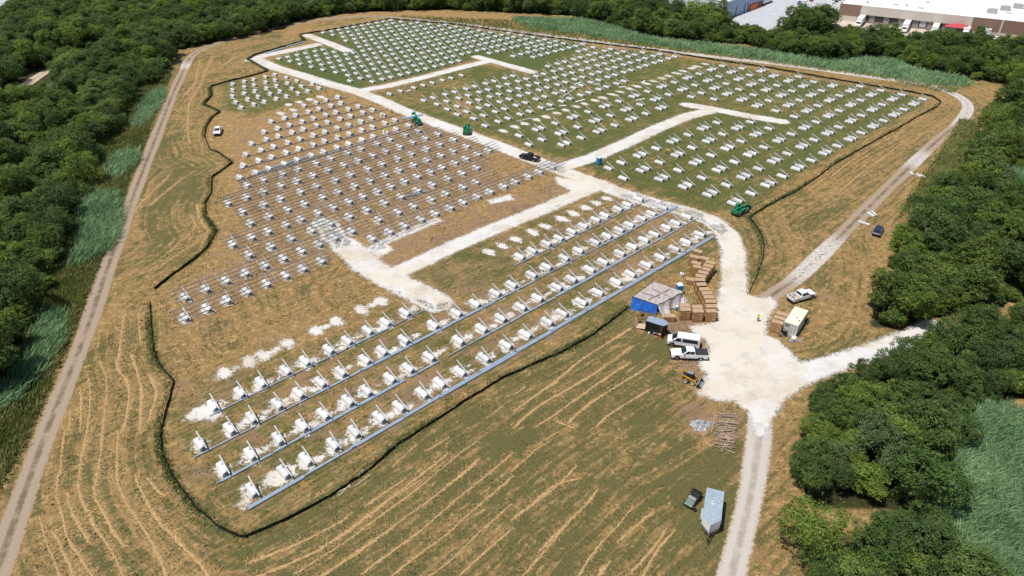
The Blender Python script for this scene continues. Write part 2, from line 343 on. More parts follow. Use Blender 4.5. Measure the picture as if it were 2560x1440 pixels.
for k, pl in WOODS.items(): paint(pl, w=1.0)
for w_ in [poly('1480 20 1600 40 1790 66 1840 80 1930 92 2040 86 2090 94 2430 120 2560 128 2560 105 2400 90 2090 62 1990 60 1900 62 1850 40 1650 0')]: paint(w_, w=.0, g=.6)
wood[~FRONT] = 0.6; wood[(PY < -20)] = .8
for _ in range(2):
    for a in (green, bare, wood, lush):
        c = a.copy(); c[1:-1, 1:-1] = (a[:-2, 1:-1]+a[2:, 1:-1]+a[1:-1, :-2]+a[1:-1, 2:]+a[1:-1, 1:-1]*2)/6; a[:] = c
mow = np.full(GX.shape, 60.0)
_fs = [(a, b) for k in FENCES.values() for a, b in zip([G2(*p) for p in k], [G2(*p) for p in k][1:])]
for (ax, ay), (bx, by) in _fs:
    dx, dy = bx-ax, by-ay; k = np.clip(((GX-ax)*dx+(GY-ay)*dy)/(dx*dx+dy*dy+1e-9), 0, 1); mow = np.minimum(mow, np.hypot(GX-ax-k*dx, GY-ay-k*dy))
inside = np.zeros(GX.shape)
for pl_ in (P_WEST, P_FRONT, P_EAST, P_NORTH, P_GARR): inside[inpoly(PX, PY, pl_)] = 1
def ground_material():
    s = NB('meadow'); rot = s.map(rot=-AZ); stre = s.map((.16, 1.5, 1), vec=rot)
    n1, n2, n3, n4 = s.noise(.05, 5), s.noise(.32, 5, .65), s.noise(1.5, 4, .7), s.noise(5.5, 3, .7)
    st = s.noise(1.0, 4, .65, vec=stre)
    cb = s.n.new('ShaderNodeCombineXYZ'); s._in(cb.inputs[0], s.math('MULTIPLY', s.attr('mow'), 1.0)); s._in(cb.inputs[1], s.math('MULTIPLY', s.noise(.09, 3), 5.0))
    mw = s.noise(.95, 4, .75, vec=cb.outputs[0]); outm = s.math('SUBTRACT', 1.0, s.attr('inside'))
    A = lambda v, k: s.math('MULTIPLY', s.math('SUBTRACT', v, .5), k)
    g = s.math('ADD', s.attr('green'), s.math('ADD', s.math('ADD', A(n1, .9), A(n2, 1.0)), s.math('ADD', A(n3, 1.15), s.math('ADD', A(n4, .95), A(st, 1.15)))))
    g = s.math('ADD', g, s.math('MULTIPLY', outm, A(mw, -1.9)))
    gf = s.ramp(g, .30, .74)
    tan = s.mix(s.ramp(n4, .3, .7), (.19, .12, .048), (.37, .24, .102)); tan = s.mix(s.ramp(s.noise(.8, 4, .7), .45, .7), tan, (.48, .325, .15))
    soil = s.mix(s.ramp(n3, .3, .7), (.195, .125, .078), (.33, .22, .145))
    b = s.math('ADD', s.attr('bare'), s.math('ADD', A(s.noise(.22, 5, .65), 1.3), A(n3, .5)))
    dry = s.mix(s.ramp(b, .3, .75), tan, soil)
    gr = s.mix(s.ramp(n4, .3, .7), (.054, .060, .016), (.155, .155, .045))
    gr = s.mix(s.math('MULTIPLY', s.attr('lush'), s.ramp(n2, .25, .6)), gr, s.mix(s.ramp(n4, .3, .7), (.036, .068, .018), (.112, .150, .046)))
    th = s.math('MULTIPLY', outm, s.ramp(s.noise(2.6, 4, .75), .42, .62, 0.0, .75)); gr = s.mix(th, gr, s.mix(s.ramp(n4, .3, .7), (.085, .066, .034), (.20, .15, .085)))
    c = s.mix(gf, dry, gr)
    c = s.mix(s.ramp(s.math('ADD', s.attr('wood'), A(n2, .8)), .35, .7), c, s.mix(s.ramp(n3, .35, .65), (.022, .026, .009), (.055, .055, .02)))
    n5 = s.noise(11, 2, .6); c = s.mix(1.0, c, s.mix(s.ramp(n5, .3, .7), (.6, .6, .6), (1.36, 1.32, 1.26)), 'MULTIPLY')
    s.bump(s.math('ADD', s.math('MULTIPLY', n3, .6), s.math('ADD', n4, s.math('MULTIPLY', n5, .5))), .7, .2)
    return s.done(c, .95)
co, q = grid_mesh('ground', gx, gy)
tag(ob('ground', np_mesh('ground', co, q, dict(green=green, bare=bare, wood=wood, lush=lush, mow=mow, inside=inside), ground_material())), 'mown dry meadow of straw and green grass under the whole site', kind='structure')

# ------------------------------------------------------------------ crushed stone: signed distance sheets (union of roads, yard, scuffs / pads)
def segs_sdf(X, Y, items, D):                     # items: (a, b, halfwidth)
    x0, y0 = X[0, 0], Y[0, 0]; st = X[0, 1]-X[0, 0]
    for (ax, ay), (bx, by), w in items:
        r = w+3.0
        i0, i1 = int((min(ax, bx)-r-x0)/st), int((max(ax, bx)+r-x0)/st)+2; j0, j1 = int((min(ay, by)-r-y0)/st), int((max(ay, by)+r-y0)/st)+2
        i0, j0 = max(0, i0), max(0, j0)
        if i1 <= i0 or j1 <= j0: continue
        x, y = X[j0:j1, i0:i1], Y[j0:j1, i0:i1]; dx, dy = bx-ax, by-ay
        k = np.clip(((x-ax)*dx+(y-ay)*dy)/(dx*dx+dy*dy+1e-9), 0, 1)
        D[j0:j1, i0:i1] = np.minimum(D[j0:j1, i0:i1], np.hypot(x-ax-k*dx, y-ay-k*dy)-w)
def poly_sdf(X, Y, pol, D, bias=0.0):
    pol = [G2(*p) for p in pol]
    d = np.full(X.shape, 1e9)
    for (ax, ay), (bx, by) in zip(pol, pol[1:]+pol[:1]):
        dx, dy = bx-ax, by-ay; k = np.clip(((X-ax)*dx+(Y-ay)*dy)/(dx*dx+dy*dy+1e-9), 0, 1)
        d = np.minimum(d, np.hypot(X-ax-k*dx, Y-ay-k*dy))
    d = np.where(inpoly(X, Y, pol), -d, d)+bias
    np.minimum(D, d, out=D)
def sheet(name, X, Y, D, mat, z0, rise, lim, label, extra=None):
    ny, nx = X.shape; i = np.arange(nx*ny).reshape(ny, nx)
    cell = np.minimum.reduce([D[:-1, :-1], D[:-1, 1:], D[1:, 1:], D[1:, :-1]]) < lim
    q = np.stack([i[:-1, :-1], i[:-1, 1:], i[1:, 1:], i[1:, :-1]], -1)[cell]
    used, inv = np.unique(q, return_inverse=True); q = inv.reshape(q.shape)
    d = D.ravel()[used]; co = np.stack([X.ravel()[used], Y.ravel()[used], z0+rise*np.clip(-d, 0, .5)], -1)
    at = dict(sd=d)
    for k, v in (extra or {}).items(): at[k] = v.ravel()[used]
    return tag(ob(name, np_mesh(name, co, q, at, mat)), label, kind='structure')
def stone_material(name, cool=True):
    s = NB(name); n1, n2, n3, n4 = s.noise(.12, 5), s.noise(.7, 5, .7), s.noise(2.2, 4, .7), s.noise(9, 3, .7)
    c = s.mix(s.ramp(n4, .25, .75), (.49, .475, .455), (.64, .625, .605))
    c = s.mix(s.ramp(s.math('ADD', n1, s.math('MULTIPLY', n2, .35)), .62, .82), c, (.53, .475, .385))
    if not cool: c = s.mix(s.ramp(n2, .3, .7), c, (.57, .535, .475))
    c = s.mix(s.math('MULTIPLY', s.attr('warm'), s.ramp(n2, .15, .6)), c, (.56, .51, .42))
    c = s.mix(s.math('MULTIPLY', s.ramp(s.noise(.3, 5, .7), .5, .68), .8), c, (.43, .41, .385))
    c = s.mix(s.math('MULTIPLY', s.ramp(s.noise(.085, 6, .65), .50, .66), s.ramp(n3, .3, .6)), c, (.45, .375, .285))
    c = s.mix(s.ramp(s.math('ADD', s.math('MULTIPLY', n3, .7), s.math('MULTIPLY', n1, .5)), .72, .86), c, (.38, .345, .295))
    a = s.math('ADD', s.attr('sd'), s.math('ADD', s.math('MULTIPLY', s.math('SUBTRACT', n3, .5), 2.4), s.math('MULTIPLY', s.math('SUBTRACT', n2, .5), 2.2)))
    s.bump(n4, .35, .05)
    return s.done(c, .95, s.ramp(a, .6, -.5) if cool else s.ramp(a, .35, -.3))
SX, SY = np.meshgrid(np.arange(-130, 160, .5), np.arange(60, 330, .5))
D = np.full(SX.shape, 1e9); segs_sdf(SX, SY, _RD, D); poly_sdf(SX, SY, YARD, D)
for k in SCUFF: poly_sdf(SX, SY, k, D, .35)
RSDF = D.copy()
warm = np.zeros(SX.shape); wx, wy = proj(SX, SY)
for ex in ((1830, 850, 110, 110), (1000, 700, 60, 25), (1440, 440, 70, 30), (1850, 640, 40, 90), (1860, 940, 90, 60)): warm = np.maximum(warm, np.clip(1.4-np.hypot((wx-ex[0])/ex[2], (wy-ex[1])/ex[3]), 0, 1))
sheet('gravel_road', SX, SY, D, stone_material('crushed_stone'), .02, .03, 2.2, 'white crushed stone haul roads and turning yard', dict(warm=warm))
# pads under the ballasts
NS = [(b[0], b[1], b[2], b[3]) for b in BLK if b[3] in ('front', 'rack', 'rack2', 'bare', 'upper')]
PXg, PYg = np.meshgrid(np.arange(-110, 110, .42), np.arange(60, 330, .42)); D = np.full(PXg.shape, 1e9)
def ellipse(s, t, a, b, ang, bias=0.0):
    p = ST(s, t); x0, y0 = PXg[0, 0], PYg[0, 0]; i0, i1 = int((p.x-5-x0)/.42), int((p.x+5-x0)/.42); j0, j1 = int((p.y-5-y0)/.42), int((p.y+5-y0)/.42)
    if i0 < 0 or j0 < 0 or i1 >= PXg.shape[1] or j1 >= PXg.shape[0]: return
    x, y = PXg[j0:j1, i0:i1]-p.x, PYg[j0:j1, i0:i1]-p.y; c, s_ = math.cos(ang), math.sin(ang)
    X_, Y_ = x*c+y*s_, -x*s_+y*c; d = (np.hypot(X_/a, Y_/b)-1)*min(a, b)+bias
    D[j0:j1, i0:i1] = np.minimum(D[j0:j1, i0:i1], d)
VA = AZ-R(90)
for s, t, k, a in NS:
    f = 1.0 if a == 'front' else .92
    ellipse(s-rng.uniform(.0, .3), t+rng.uniform(-.1, .3), rng.uniform(1.45, 1.75)*f, rng.uniform(.75, 1.05)*f, VA+rng.uniform(-.2, .2))
    if a == 'front':
        for _ in range(2): ellipse(s+rng.uniform(.8, 3.0), t+rng.uniform(-.6, 1.0), rng.uniform(1.1, 2.0), rng.uniform(.6, 1.2), AZ+rng.uniform(-.4, .4), rng.uniform(.3, .75))
for s, t in PADS: ellipse(s, t, rng.uniform(1.5, 1.9), rng.uniform(.95, 1.2), VA+rng.uniform(-.1, .1))
for s, t in ((28, -101.5), (36.5, -101.6), (47.5, -101.8), (58, -102)): ellipse(s, t, 2.6, 1.0, AZ, .3)
for s, t in ((22, -94.5), (24, -74.3), (21, -94.9)): ellipse(s, t, 2.3, 1.6, AZ)
sheet('gravel_pads', PXg, PYg, D, stone_material('pad_stone', False), .035, .12, 1.9, 'pale crushed stone pads under and beside the ballast rows')

# ------------------------------------------------------------------ tracks
def ribbon(name, pts, width, z, mat, label, step=.8, ends=None):
    P = dense([G2(*p) for p in pts], step); co, ac, al = [], [], []; L = 0
    for i, p in enumerate(P):
        d = (P[min(i+1, len(P)-1)]-P[max(i-1, 0)]).normalized(); nrm = Vector((-d.y, d.x, 0)); L += step
        w = width*(1+.06*math.sin(L*.21)+.05*math.sin(L*.083+1))
        for k in range(7):
            a = -1.15+2.3*k/6; co.append(p+nrm*a*w/2+Vector((0, 0, z))); ac.append(a); al.append(i/len(P))
    n = len(P); i = np.arange(n*7).reshape(n, 7); q = np.stack([i[:-1, :-1], i[:-1, 1:], i[1:, 1:], i[1:, :-1]], -1).reshape(-1, 4)
    return tag(ob(name, np_mesh(name, np.array(co), q, dict(across=ac, along=al), mat)), label, kind='structure')
def track_material(name, c1, c2, mid, pale=None):
    s = NB(name); n2, n3, n4 = s.noise(.35, 5, .65), s.noise(1.6, 4, .7), s.noise(8, 3, .7)
    e = s.math('ABSOLUTE', s.attr('across'))
    c = s.mix(s.ramp(n4, .3, .7), c1, c2)
    c = s.mix(s.math('MULTIPLY', s.ramp(s.math('ADD', e, s.math('MULTIPLY', s.math('SUBTRACT', n3, .5), .5)), .34, .1), s.ramp(n2, .3, .6)), c, mid)
    c = s.mix(s.math('MULTIPLY', s.ramp(s.math('ADD', e, s.math('MULTIPLY', s.math('SUBTRACT', n3, .5), .8)), .62, .95), .8), c, (.30, .20, .09))
    if pale:
        t = s.attr('along'); f = None
        for a, b in pale:
            k = s.math('MULTIPLY', s.ramp(t, a-.006, a+.006), s.ramp(t, b+.006, b-.006)); f = k if f is None else s.math('ADD', f, k)
        c = s.mix(s.math('MULTIPLY', s.math('MULTIPLY', f, .85), s.ramp(n3, .3, .62)), c, (.56, .54, .515))
    s.bump(n4, .3, .05)
    a = s.ramp(s.math('ADD', e, s.math('MULTIPLY', s.math('SUBTRACT', n3, .5), .75)), 1.0, .82)
    return s.done(c, .95, a)
ribbon('perimeter_track', TRACK, 3.9, .012, track_material('track_dirt', (.245, .185, .138), (.36, .285, .215), (.15, .11, .066), [(.30, .31), (.50, .83), (.868, .885), (.955, .985)]), 'grey dirt track with two ruts circling the site')
ribbon('gravel_track', ROAD_S, 4.0, .015, track_material('track_gravel', (.37, .335, .30), (.50, .46, .42), (.31, .26, .215)), 'grey gravel track leaving the yard towards the camera')
ribbon('wood_road', WOOD_ROAD, 5.0, .012, track_material('track_wood', (.36, .30, .22), (.46, .40, .32), (.33, .25, .15)), 'pale dirt road through the west wood')

# ------------------------------------------------------------------ silt fences
M_FAB = pm('fence_fabric', (.012, .013, .014), .85, var=.3, scale=1.5); M_STAKE = pm('stake_wood', (.30, .22, .13), .8)
M_WEED = None
def silt_fence(name, pts, label):
    P = dense([G2(*p) for p in pts], .9, smooth=False); o = thing('silt_fence', label, 'fence', P[0], group='black silt fences around the site')
    v, f = [], []; sk = MB(); c0 = P[0]
    for i, p in enumerate(P):
        d = (P[min(i+1, len(P)-1)]-P[max(i-1, 0)]).normalized(); nr = Vector((-d.y, d.x, 0))
        j = p-c0+nr*rng.uniform(-.07, .07); h = .60+.06*math.sin(i*.7)+rng.uniform(-.06, .05)
        for k, (off, z) in enumerate(((-.07, .02), (0, .06), (.02, .32), (0, h))): v.append(j+nr*off+Vector((0, 0, z)))
        if i: f += [((i-1)*4+k, i*4+k, i*4+k+1, (i-1)*4+k+1) for k in range(3)]
        if i % 3 == 0: sk.box(j+nr*.05+Vector((0, 0, .38)), (.05, .05, .8))
    b = MB(); b.v = [tuple(x) for x in v]; b.f = f
    ob('fabric', b.mesh('fabric', M_FAB, recalc=False), o); tag(ob('stakes', sk.mesh('stakes', M_STAKE, recalc=False), o), kind='stuff'); return P
FL = []
FL += silt_fence('w', FENCES['west'], 'black silt fence winding along the west side by the dirt track')
FL += silt_fence('n', FENCES['north'], 'black silt fence round the north and east edge of the array')
FL += silt_fence('e', FENCES['east'], 'short black silt fence on the grass wedge east of the haul road')
FL += silt_fence('s', FENCES['south'], 'black silt fence in front of the array, nearest the camera')

# ------------------------------------------------------------------ ballasts
M_CONC = pm('precast_concrete', (.70, .70, .69), .85, var=.05, scale=1.3, bump=.15); M_STEEL = pm('galvanised_steel', (.62, .64, .66), .42, .55, var=.1, scale=3)
M_DARKST = pm('dark_steel', (.16, .17, .18), .5, .5); M_SKYST = pm('sky_tinted_steel', (.44, .56, .70), .36, .35, var=.1, scale=.6)  # blue of the loose rails is sky reflection put into the base colour
def ballast_block():
    b = MB(); L = 2.7
    b.prof([(-L/2, .14), (L/2, .14), (L/2, .46), (L/2-.07, .68), (-L/2+.07, .68), (-L/2, .46)], -.54, .54, lambda z: 1.0 if z < .55 else .72)
    for x in (-1.12, 0, 1.12): b.box((x, 0, .075), (.46, 1.04, .15))
    return b.mesh('ballast_block', M_CONC, bevel=.025)
XH, ZH, XL, ZL = -1.15, 1.95, 1.95, .72
YO = .30
def railz(x): return ZH+(ZL-ZH)*(x-XH)/(XL-XH)
PART = {}
M_RAIL = pm('bright_galvanised', (.56, .575, .59), .5, .25, var=.08, scale=3)
PART['block'] = ballast_block()
PART['tilt_rail'] = MB().beam((XH, YO, ZH), (XL, YO, ZL), .15, .18).mesh('tilt_rail', M_RAIL)
PART['rear_post'] = MB().beam((-.55, YO, .7), (-.55, YO, railz(-.55)-.04), .11).box((-.55, YO-.1, .755), (.34, .3, .05)).mesh('rear_post', M_STEEL)
PART['front_post'] = MB().beam((1.05, YO, .7), (1.05, YO, railz(1.05)-.04), .11).box((1.05, YO-.1, .755), (.34, .3, .05)).mesh('front_post', M_STEEL)
PART['brace'] = MB().beam((-.5, YO+.07, .8), (.75, YO+.07, railz(.75)-.05), .06).mesh('brace', M_DARKST)
PART['end_clamp'] = MB().box((1.37, .06, .40), (.10, .56, .42)).box((1.33, .06, .63), (.16, .5, .06)).mesh('end_clamp', M_DARKST, bevel=.01)  # dark plate set on the low end of each block
PART['stub_post'] = MB().beam((-.5, 0, .7), (-.5, 0, 1.6), .10).box((-.5, 0, .755), (.34, .3, .05)).mesh('stub_post', M_STEEL)
PART['short_post'] = MB().beam((1.0, 0, .7), (1.0, 0, 1.08), .10).box((1.0, 0, .755), (.34, .3, .05)).mesh('short_post', M_STEEL)
fr = MB().beam((XH-.1, YO, ZH+.04), (XL+.1, YO, ZL-.04), .10, .14)
M_DGAL = pm('shade_dark_galvanised', (.30, .32, .35), .5, .4, var=.1, scale=2)  # bright zinc darkened, so purlins carry their shadow and underside shade
PART['rack_rail'] = fr.mesh('rack_rail', M_STEEL)
KIT = dict(rail=['tilt_rail', 'rear_post', 'front_post', 'brace', 'end_clamp'], post=['stub_post', 'short_post', 'end_clamp'], rack=['rack_rail', 'rear_post', 'front_post', 'brace', 'end_clamp'])
_n, _l = M_CONC.node_tree.nodes, M_CONC.node_tree.links      # blocks differ a little in dirt from one to the next
_oi = _n.new('ShaderNodeObjectInfo'); _mr = _n.new('ShaderNodeMapRange'); _mr.inputs['To Min'].default_value = .78; _mr.inputs['To Max'].default_value = 1.04; _l.new(_oi.outputs['Random'], _mr.inputs['Value'])
_mx = _n.new('ShaderNodeMix'); _mx.data_type = 'RGBA'; _mx.blend_type = 'MULTIPLY'; _mx.inputs[0].default_value = 1.0; _src = _n['Principled BSDF'].inputs['Base Color'].links[0].from_socket; _l.new(_src, _mx.inputs[6]); _l.new(_mr.outputs[0], _mx.inputs[7]); _l.new(_mx.outputs[2], _n['Principled BSDF'].inputs['Base Color'])
BZ = {'front': .11, 'rack2': .10, 'rack': .10, 'bare': .10, 'upper': .10}
ROTB = VA
def dist2(b): p = ST(b[0], b[1]); return p.x*p.x+p.y*p.y
BLK.sort(key=dist2)
NEARN = 300
for n, (s, t, kind, arr, r, i) in enumerate(BLK[:NEARN]):
    p = ST(s, t); p.z = BZ.get(arr, .0)
    if arr == 'front': lb = f"white ballast block with tilted steel rail, {nth(i)} from left, {nth(r)} front row"
    elif arr == 'rack': lb = f"white ballast block under steel racking, {nth(i)} from left in {nth(r)} racked row"
    elif arr == 'rack2': lb = f"white ballast block under racking, {nth(i)} from left in the east stretch of {nth(r)} row"
    elif arr == 'east': lb = f"white ballast block with pale rail, {nth(i)} from left, {nth(r)} row on east grass"
    else: lb = f"white ballast block with short posts, {nth(i)} from left in {nth(r)} row behind racking"
    o = tag(ob('ballast_block', PART['block'], None, p, ROTB+rng.uniform(-.055, .055)), lb, 'ballast block', {'front': 'ballast blocks of the front rows', 'rack': 'ballast blocks under the racking', 'rack2': 'ballast blocks under the racking', 'east': 'ballast blocks on the east grass'}.get(arr, 'ballast blocks on the tan ground'))
    for k in KIT[kind]:
        if k == 'brace' and rng.random() < .15: continue
        ob(k, PART[k], o)
# the rest, beyond the nearest three hundred
far = {}
for (s, t, kind, arr, r, i) in BLK[NEARN:]:
    p = ST(s, t); z = BZ.get(arr, 0); M = Matrix.Translation((p.x, p.y, z)) @ Matrix.Rotation(ROTB+rng.uniform(-.03, .03), 4, 'Z')
    for k in ['block']+KIT[kind]:
        if k in ('brace',): continue
        me = PART[k]; mt = me.materials[0].name; V_, F_, MI = far.setdefault('x', ([], [], []))
        o0 = len(V_); V_ += [tuple(M @ v.co) for v in me.vertices]
        mi = {'precast_concrete': 0, 'galvanised_steel': 1, 'dark_steel': 2, 'bright_galvanised': 3}[mt]
        for pl in me.polygons: F_.append(tuple(o0+q for q in pl.vertices)); MI.append(mi)
V_, F_, MI = far['x']; me = bpy.data.meshes.new('far_ballasts'); me.from_pydata(V_, [], F_)
for m in (M_CONC, M_STEEL, M_DARKST, M_RAIL): me.materials.append(m)
me.polygons.foreach_set('material_index', MI); me.update()
tag(ob('far_ballast_blocks', me), 'hundreds of small white ballast blocks with rails filling the far array', kind='stuff')

# racking: four long rails over each racked row
ridx = 0
for rr, (t, a, b, d1, d2) in [(i+1, q) for i, q in enumerate(RACK)]+[(1, RACK_FRONT[0]), (2, RACK_FRONT[1])]:
    sk = -0.028 if (t, a, b, d1, d2) in RACK else -0.01
    t0 = t if sk == -0.028 else t-.3
    P0, P1 = ST(a-2.2, t0+sk*(a-62)), ST(b+1.4, t0+sk*(b-60)); dirv = (P1-P0).normalized(); ridx += 1; vv = Vector((dirv.y, -dirv.x, 0))
    o = thing('racking_row', f"four parallel steel rails of the {nth(rr)} racked row, {'west' if sk == -0.028 else 'east'} stretch", 'racking', P0, group='steel racking rails in the west')
    L = (P1-P0).length
    for x in (-.95, -.05, .85, 1.75):
        a0 = 0.0
        while a0 < L:
            e = min(L, a0+rng.choice([8.6, 9.2, 10.4])); zz = railz(x)+.1+.09
            ob('purlin', MB().beam(dirv*a0+vv*x+Vector((0, 0, zz)), dirv*(e-.03)+vv*x+Vector((0, 0, zz)), .09, .16).mesh('purlin', M_DGAL), o); a0 = e
    k = 2.6
    cr = MB()
    while k < L:
        if rng.random() < .5: cr.beam(dirv*k+vv*-1.1+Vector((0, 0, railz(-1.1)+.32)), dirv*k+vv*1.95+Vector((0, 0, railz(1.95)+.32)), .05)
        k += rng.uniform(2.6, 4.6)
    tag(ob('module_clips', cr.mesh('module_clips', M_STEEL), o), kind='stuff')
# loose rails lying along the front and west rows
def loose_rails(s0, s1, t, n, label, grp, w=.14, mat=None):
    A, B = ST(s0, t), ST(s1, t+rng.uniform(-.08, .08)); o = thing('steel_rail_bundle', label, 'steel rails', A, group=grp); d = B-A; nr = Vector((d.y, -d.x, 0)).normalized()
    for k in range(n):
        j = nr*((k-(n-1)/2)*(w+.05)); e = d.normalized()*rng.uniform(-.5, .5)
        ob('rail', MB().beam(j+e+Vector((0, 0, .17)), d+j+e*.3+Vector((0, 0, .17)), w, .20).mesh('rail', mat or M_SKYST), o)
RAILS = {1: (-72.0, [(18.2, 26.4, 3), (26.6, 35, 2), (34.6, 44, 3), (44, 51.2, 3), (51.2, 60, 4), (59.6, 68, 5), (68, 77, 4), (77, 87, 4), (87, 98, 4), (98, 108, 4), (108, 119, 4), (119, 129.8, 4)]),
 2: (-79.3, [(16.9, 25, 2), (25, 33, 2), (31.5, 40, 3), (40, 49.3, 3), (50.0, 56.5, 2), (59, 66, 1), (66, 76, 2), (76, 86, 2), (86, 97, 3), (97, 107, 3), (107, 117, 2), (117, 127, 2), (127, 135, 1)]),
 3: (-86.4, [(16.5, 26, 1), (26, 36, 1), (36, 45, 2), (45, 55, 3), (55, 65, 3), (65, 76, 3), (76, 87, 2), (87, 98, 1), (98, 108, 1), (108, 118, 2), (118, 127, 2), (127, 136, 4)]),
 4: (-93.4, [(22, 30, 1), (30, 38, 1), (38, 47, 1), (47, 56, 2), (56, 64, 1), (88, 97, 1), (97, 107, 1), (107, 117, 1), (117, 126, 1), (126, 134, 1)])}
for r, (t, L) in RAILS.items():
    for i, (a, b, n) in enumerate(L):
        loose_rails(a, b, t-.008*(a-60)*(1 if r > 1 else .5), n, f"blue grey steel rails on the ground, {nth(i+1)} length along {nth(r)} front row", 'steel rails laid along the front rows')
for i, (t, a, b) in enumerate([(-175.6, 65.6, 122), (-182.4, 70, 125), (-189, 74, 125), (-195.6, 79, 124), (-201.8, 86, 123), (-208.6, 92, 122), (-214.8, 107, 122)]):
    loose_rails(a-1, b+1, t+2.0-.022*((a+b)/2-60), 2 if i in (0, 1) else 1, f"thin grey rail line on tan ground along {nth(i+1)} row behind the racking", 'rail lines behind the racking', .12, M_DGAL)
for i, (x0, y0, x1, y1, n, lb) in enumerate([(1003, 297, 1055, 287, 6, 'stack of blue steel rails across the haul road beside the green telehandler'), (995, 497, 1063, 478, 4, 'blue steel rails lying in the gap of the racked rows'),
    (640, 120, 700, 117, 3, ''), (640, 433, 770, 392, 3, 'blue steel rails at the left end of the first row behind racking'), (662, 134, 708, 120, 5, 'blue rails stacked along the fence at the far gravel loop'), (715, 117, 762, 104, 5, 'blue rails stacked by the fence bend near the far gravel spur')]):
    if not lb: continue
    (s0, t0), (s1, t1) = toST(x0, y0), toST(x1, y1); A, B = G(x0, y0), G(x1, y1)
    o = thing('steel_rail_bundle', lb, 'steel rails', A); d = B-A; nr = Vector((d.y, -d.x, 0)).normalized()
    for k in range(n): ob('rail', MB().beam(nr*k*.22+Vector((0, 0, .2)), d+nr*k*.22+Vector((0, 0, .2)), .16, .24).mesh('rail', M_SKYST), o)

# white posts and lintels lying loose between the east rows
M_WHITE = pm('white_pvc', (.74, .75, .74), .5, var=.05)
LOOSE = [(1406, 243, 1436, 224, 'rail'), (1437, 212, 1455, 206, 'slab'), (1484, 212, 1500, 211, 'slab'), (1547, 219, 1565, 218, 'slab'), (1604, 209, 1612, 203, 'slab'), (1591, 252, 1612, 248, 'slab'), (1439, 256, 1462, 250, 'slab'), (1398, 266, 1416, 265, 'slab'), (1366, 276, 1386, 273, 'slab'),
 (1292, 305, 1328, 297, 'rail'), (1652, 200, 1654, 194, 'stand'), (1668, 190, 1669, 185, 'stand'), (1689, 186, 1691, 181, 'stand'), (1705, 180, 1704, 175, 'stand'), (1728, 168, 1742, 171, 'slab'), (1017, 230, 1026, 226, 'slab')]
for i, (x0, y0, x1, y1, k) in enumerate(LOOSE):
    A, B = G(x0, y0), G(x1, y1); d = B-A; b = MB()
    if k == 'rail':
        b.beam((0, 0, .12), d+Vector((0, 0, .12)), .22, .22)
        for q in range(5): b.box(d*(q+.5)/5+Vector((0, 0, .3)), (.3, .3, .16), rz=math.atan2(d.y, d.x))
    elif k == 'slab': b.beam((0, 0, .14), d+Vector((0, 0, .14)), .55, .26)
    else: b.box((0, 0, .5), (.35, .28, 1.0), taper=.8)
    tag(ob('loose_white_post', b.mesh('loose_white_post', M_WHITE, bevel=.02), None, A), f"loose white post {'standing' if k == 'stand' else 'lying'} on east grass, {nth(i+1)} of the scattered line from its start", 'post', 'loose white posts on the east grass')

# ------------------------------------------------------------------ hay windrows
M_HAY = pm('cut_hay', (.47, .315, .145), .9, c2=(.28, .18, .075), scale=2.5, bump=.4)
def Zl(ox, oy, s): return [[(ox+a/4, oy+b/4) for a, b in poly(q)] for q in s.split('|')]
WIND = Zl(0, 720, '1240 250 1215 620 1180 800 1270 950 1270 1180 1220 1440|1400 250 1400 560|1290 640 1400 900 1430 1080 1400 1440|1480 860 1560 1060 1500 1330|980 730 1060 920 1070 1130 1040 1440|860 850 890 1100 880 1440|690 1220 670 1440|800 1000 790 1440')
WIND += Zl(0, 1080, '1200 0 1180 250 1170 500 1240 700 1350 870 1480 1050 1600 1250 1700 1480|1350 420 1480 680 1600 870 1720 1000 1850 1170 1990 1330 2090 1480|1010 0 990 350 960 600 1080 850 1150 1000 1250 1150|850 0 800 400 810 600 900 800 970 960 1060 1100 1150 1280 1230 1480|600 300 560 600 640 850 700 1060 800 1220 950 1480|690 600 740 800 860 1050 900 1120|380 850 440 1040 560 1300 630 1480|510 980 600 1100 700 1300 770 1460|1480 450 1560 560 1640 640|600 300 640 100 660 0')
WIND += Zl(640, 1080, '-60 1500 130 1400 560 1200 880 1000 1080 860 1300 700 1600 480 1800 330 1930 220|380 1430 900 1080 1250 820 1620 560 2000 260 2220 100|600 1480 1130 1140 1500 860 1880 560 2230 260|1050 1430 1600 1040 1800 870 2000 680 2350 380 2560 200|1350 1470 1500 1340 1900 1040 2130 820 2450 530 2560 430|1680 1460 1900 1300 2200 1020 2560 720|2020 1470 2270 1230 2560 960|-100 1330 400 1140 820 910 960 800|1090 750 1500 450|1280 700 1640 470|1700 200 1930 50|1350 340 1600 120')
WIND += Zl(1280, 720, '0 1230 330 1000 430 940 680 740 860 620 1200 390|0 1400 250 1180 620 980 850 850 1060 700 1220 570|230 1400 400 1280 640 1100 900 920 1200 740|560 1360 740 1200 1000 1020 1240 860 1440 720|850 1400 1000 1260 1400 1000|90 860 300 740 640 650|420 1310 560 1370 640 1400|0 1070 130 980')
WIND += Zl(1280, 1080, '0 900 200 740 450 540 640 330|170 760 420 560 560 500 700 470|270 1220 480 1000 620 850 740 720 850 560|60 1480 300 1230 540 960|650 1480 840 1200 1080 930 1150 830 1220 740|1060 1120 1300 900 1430 800|1180 1440 1400 1200 1560 960|330 90 480 0|0 400 300 120|850 1480 1000 1300|1300 1480 1480 1180 1640 980')
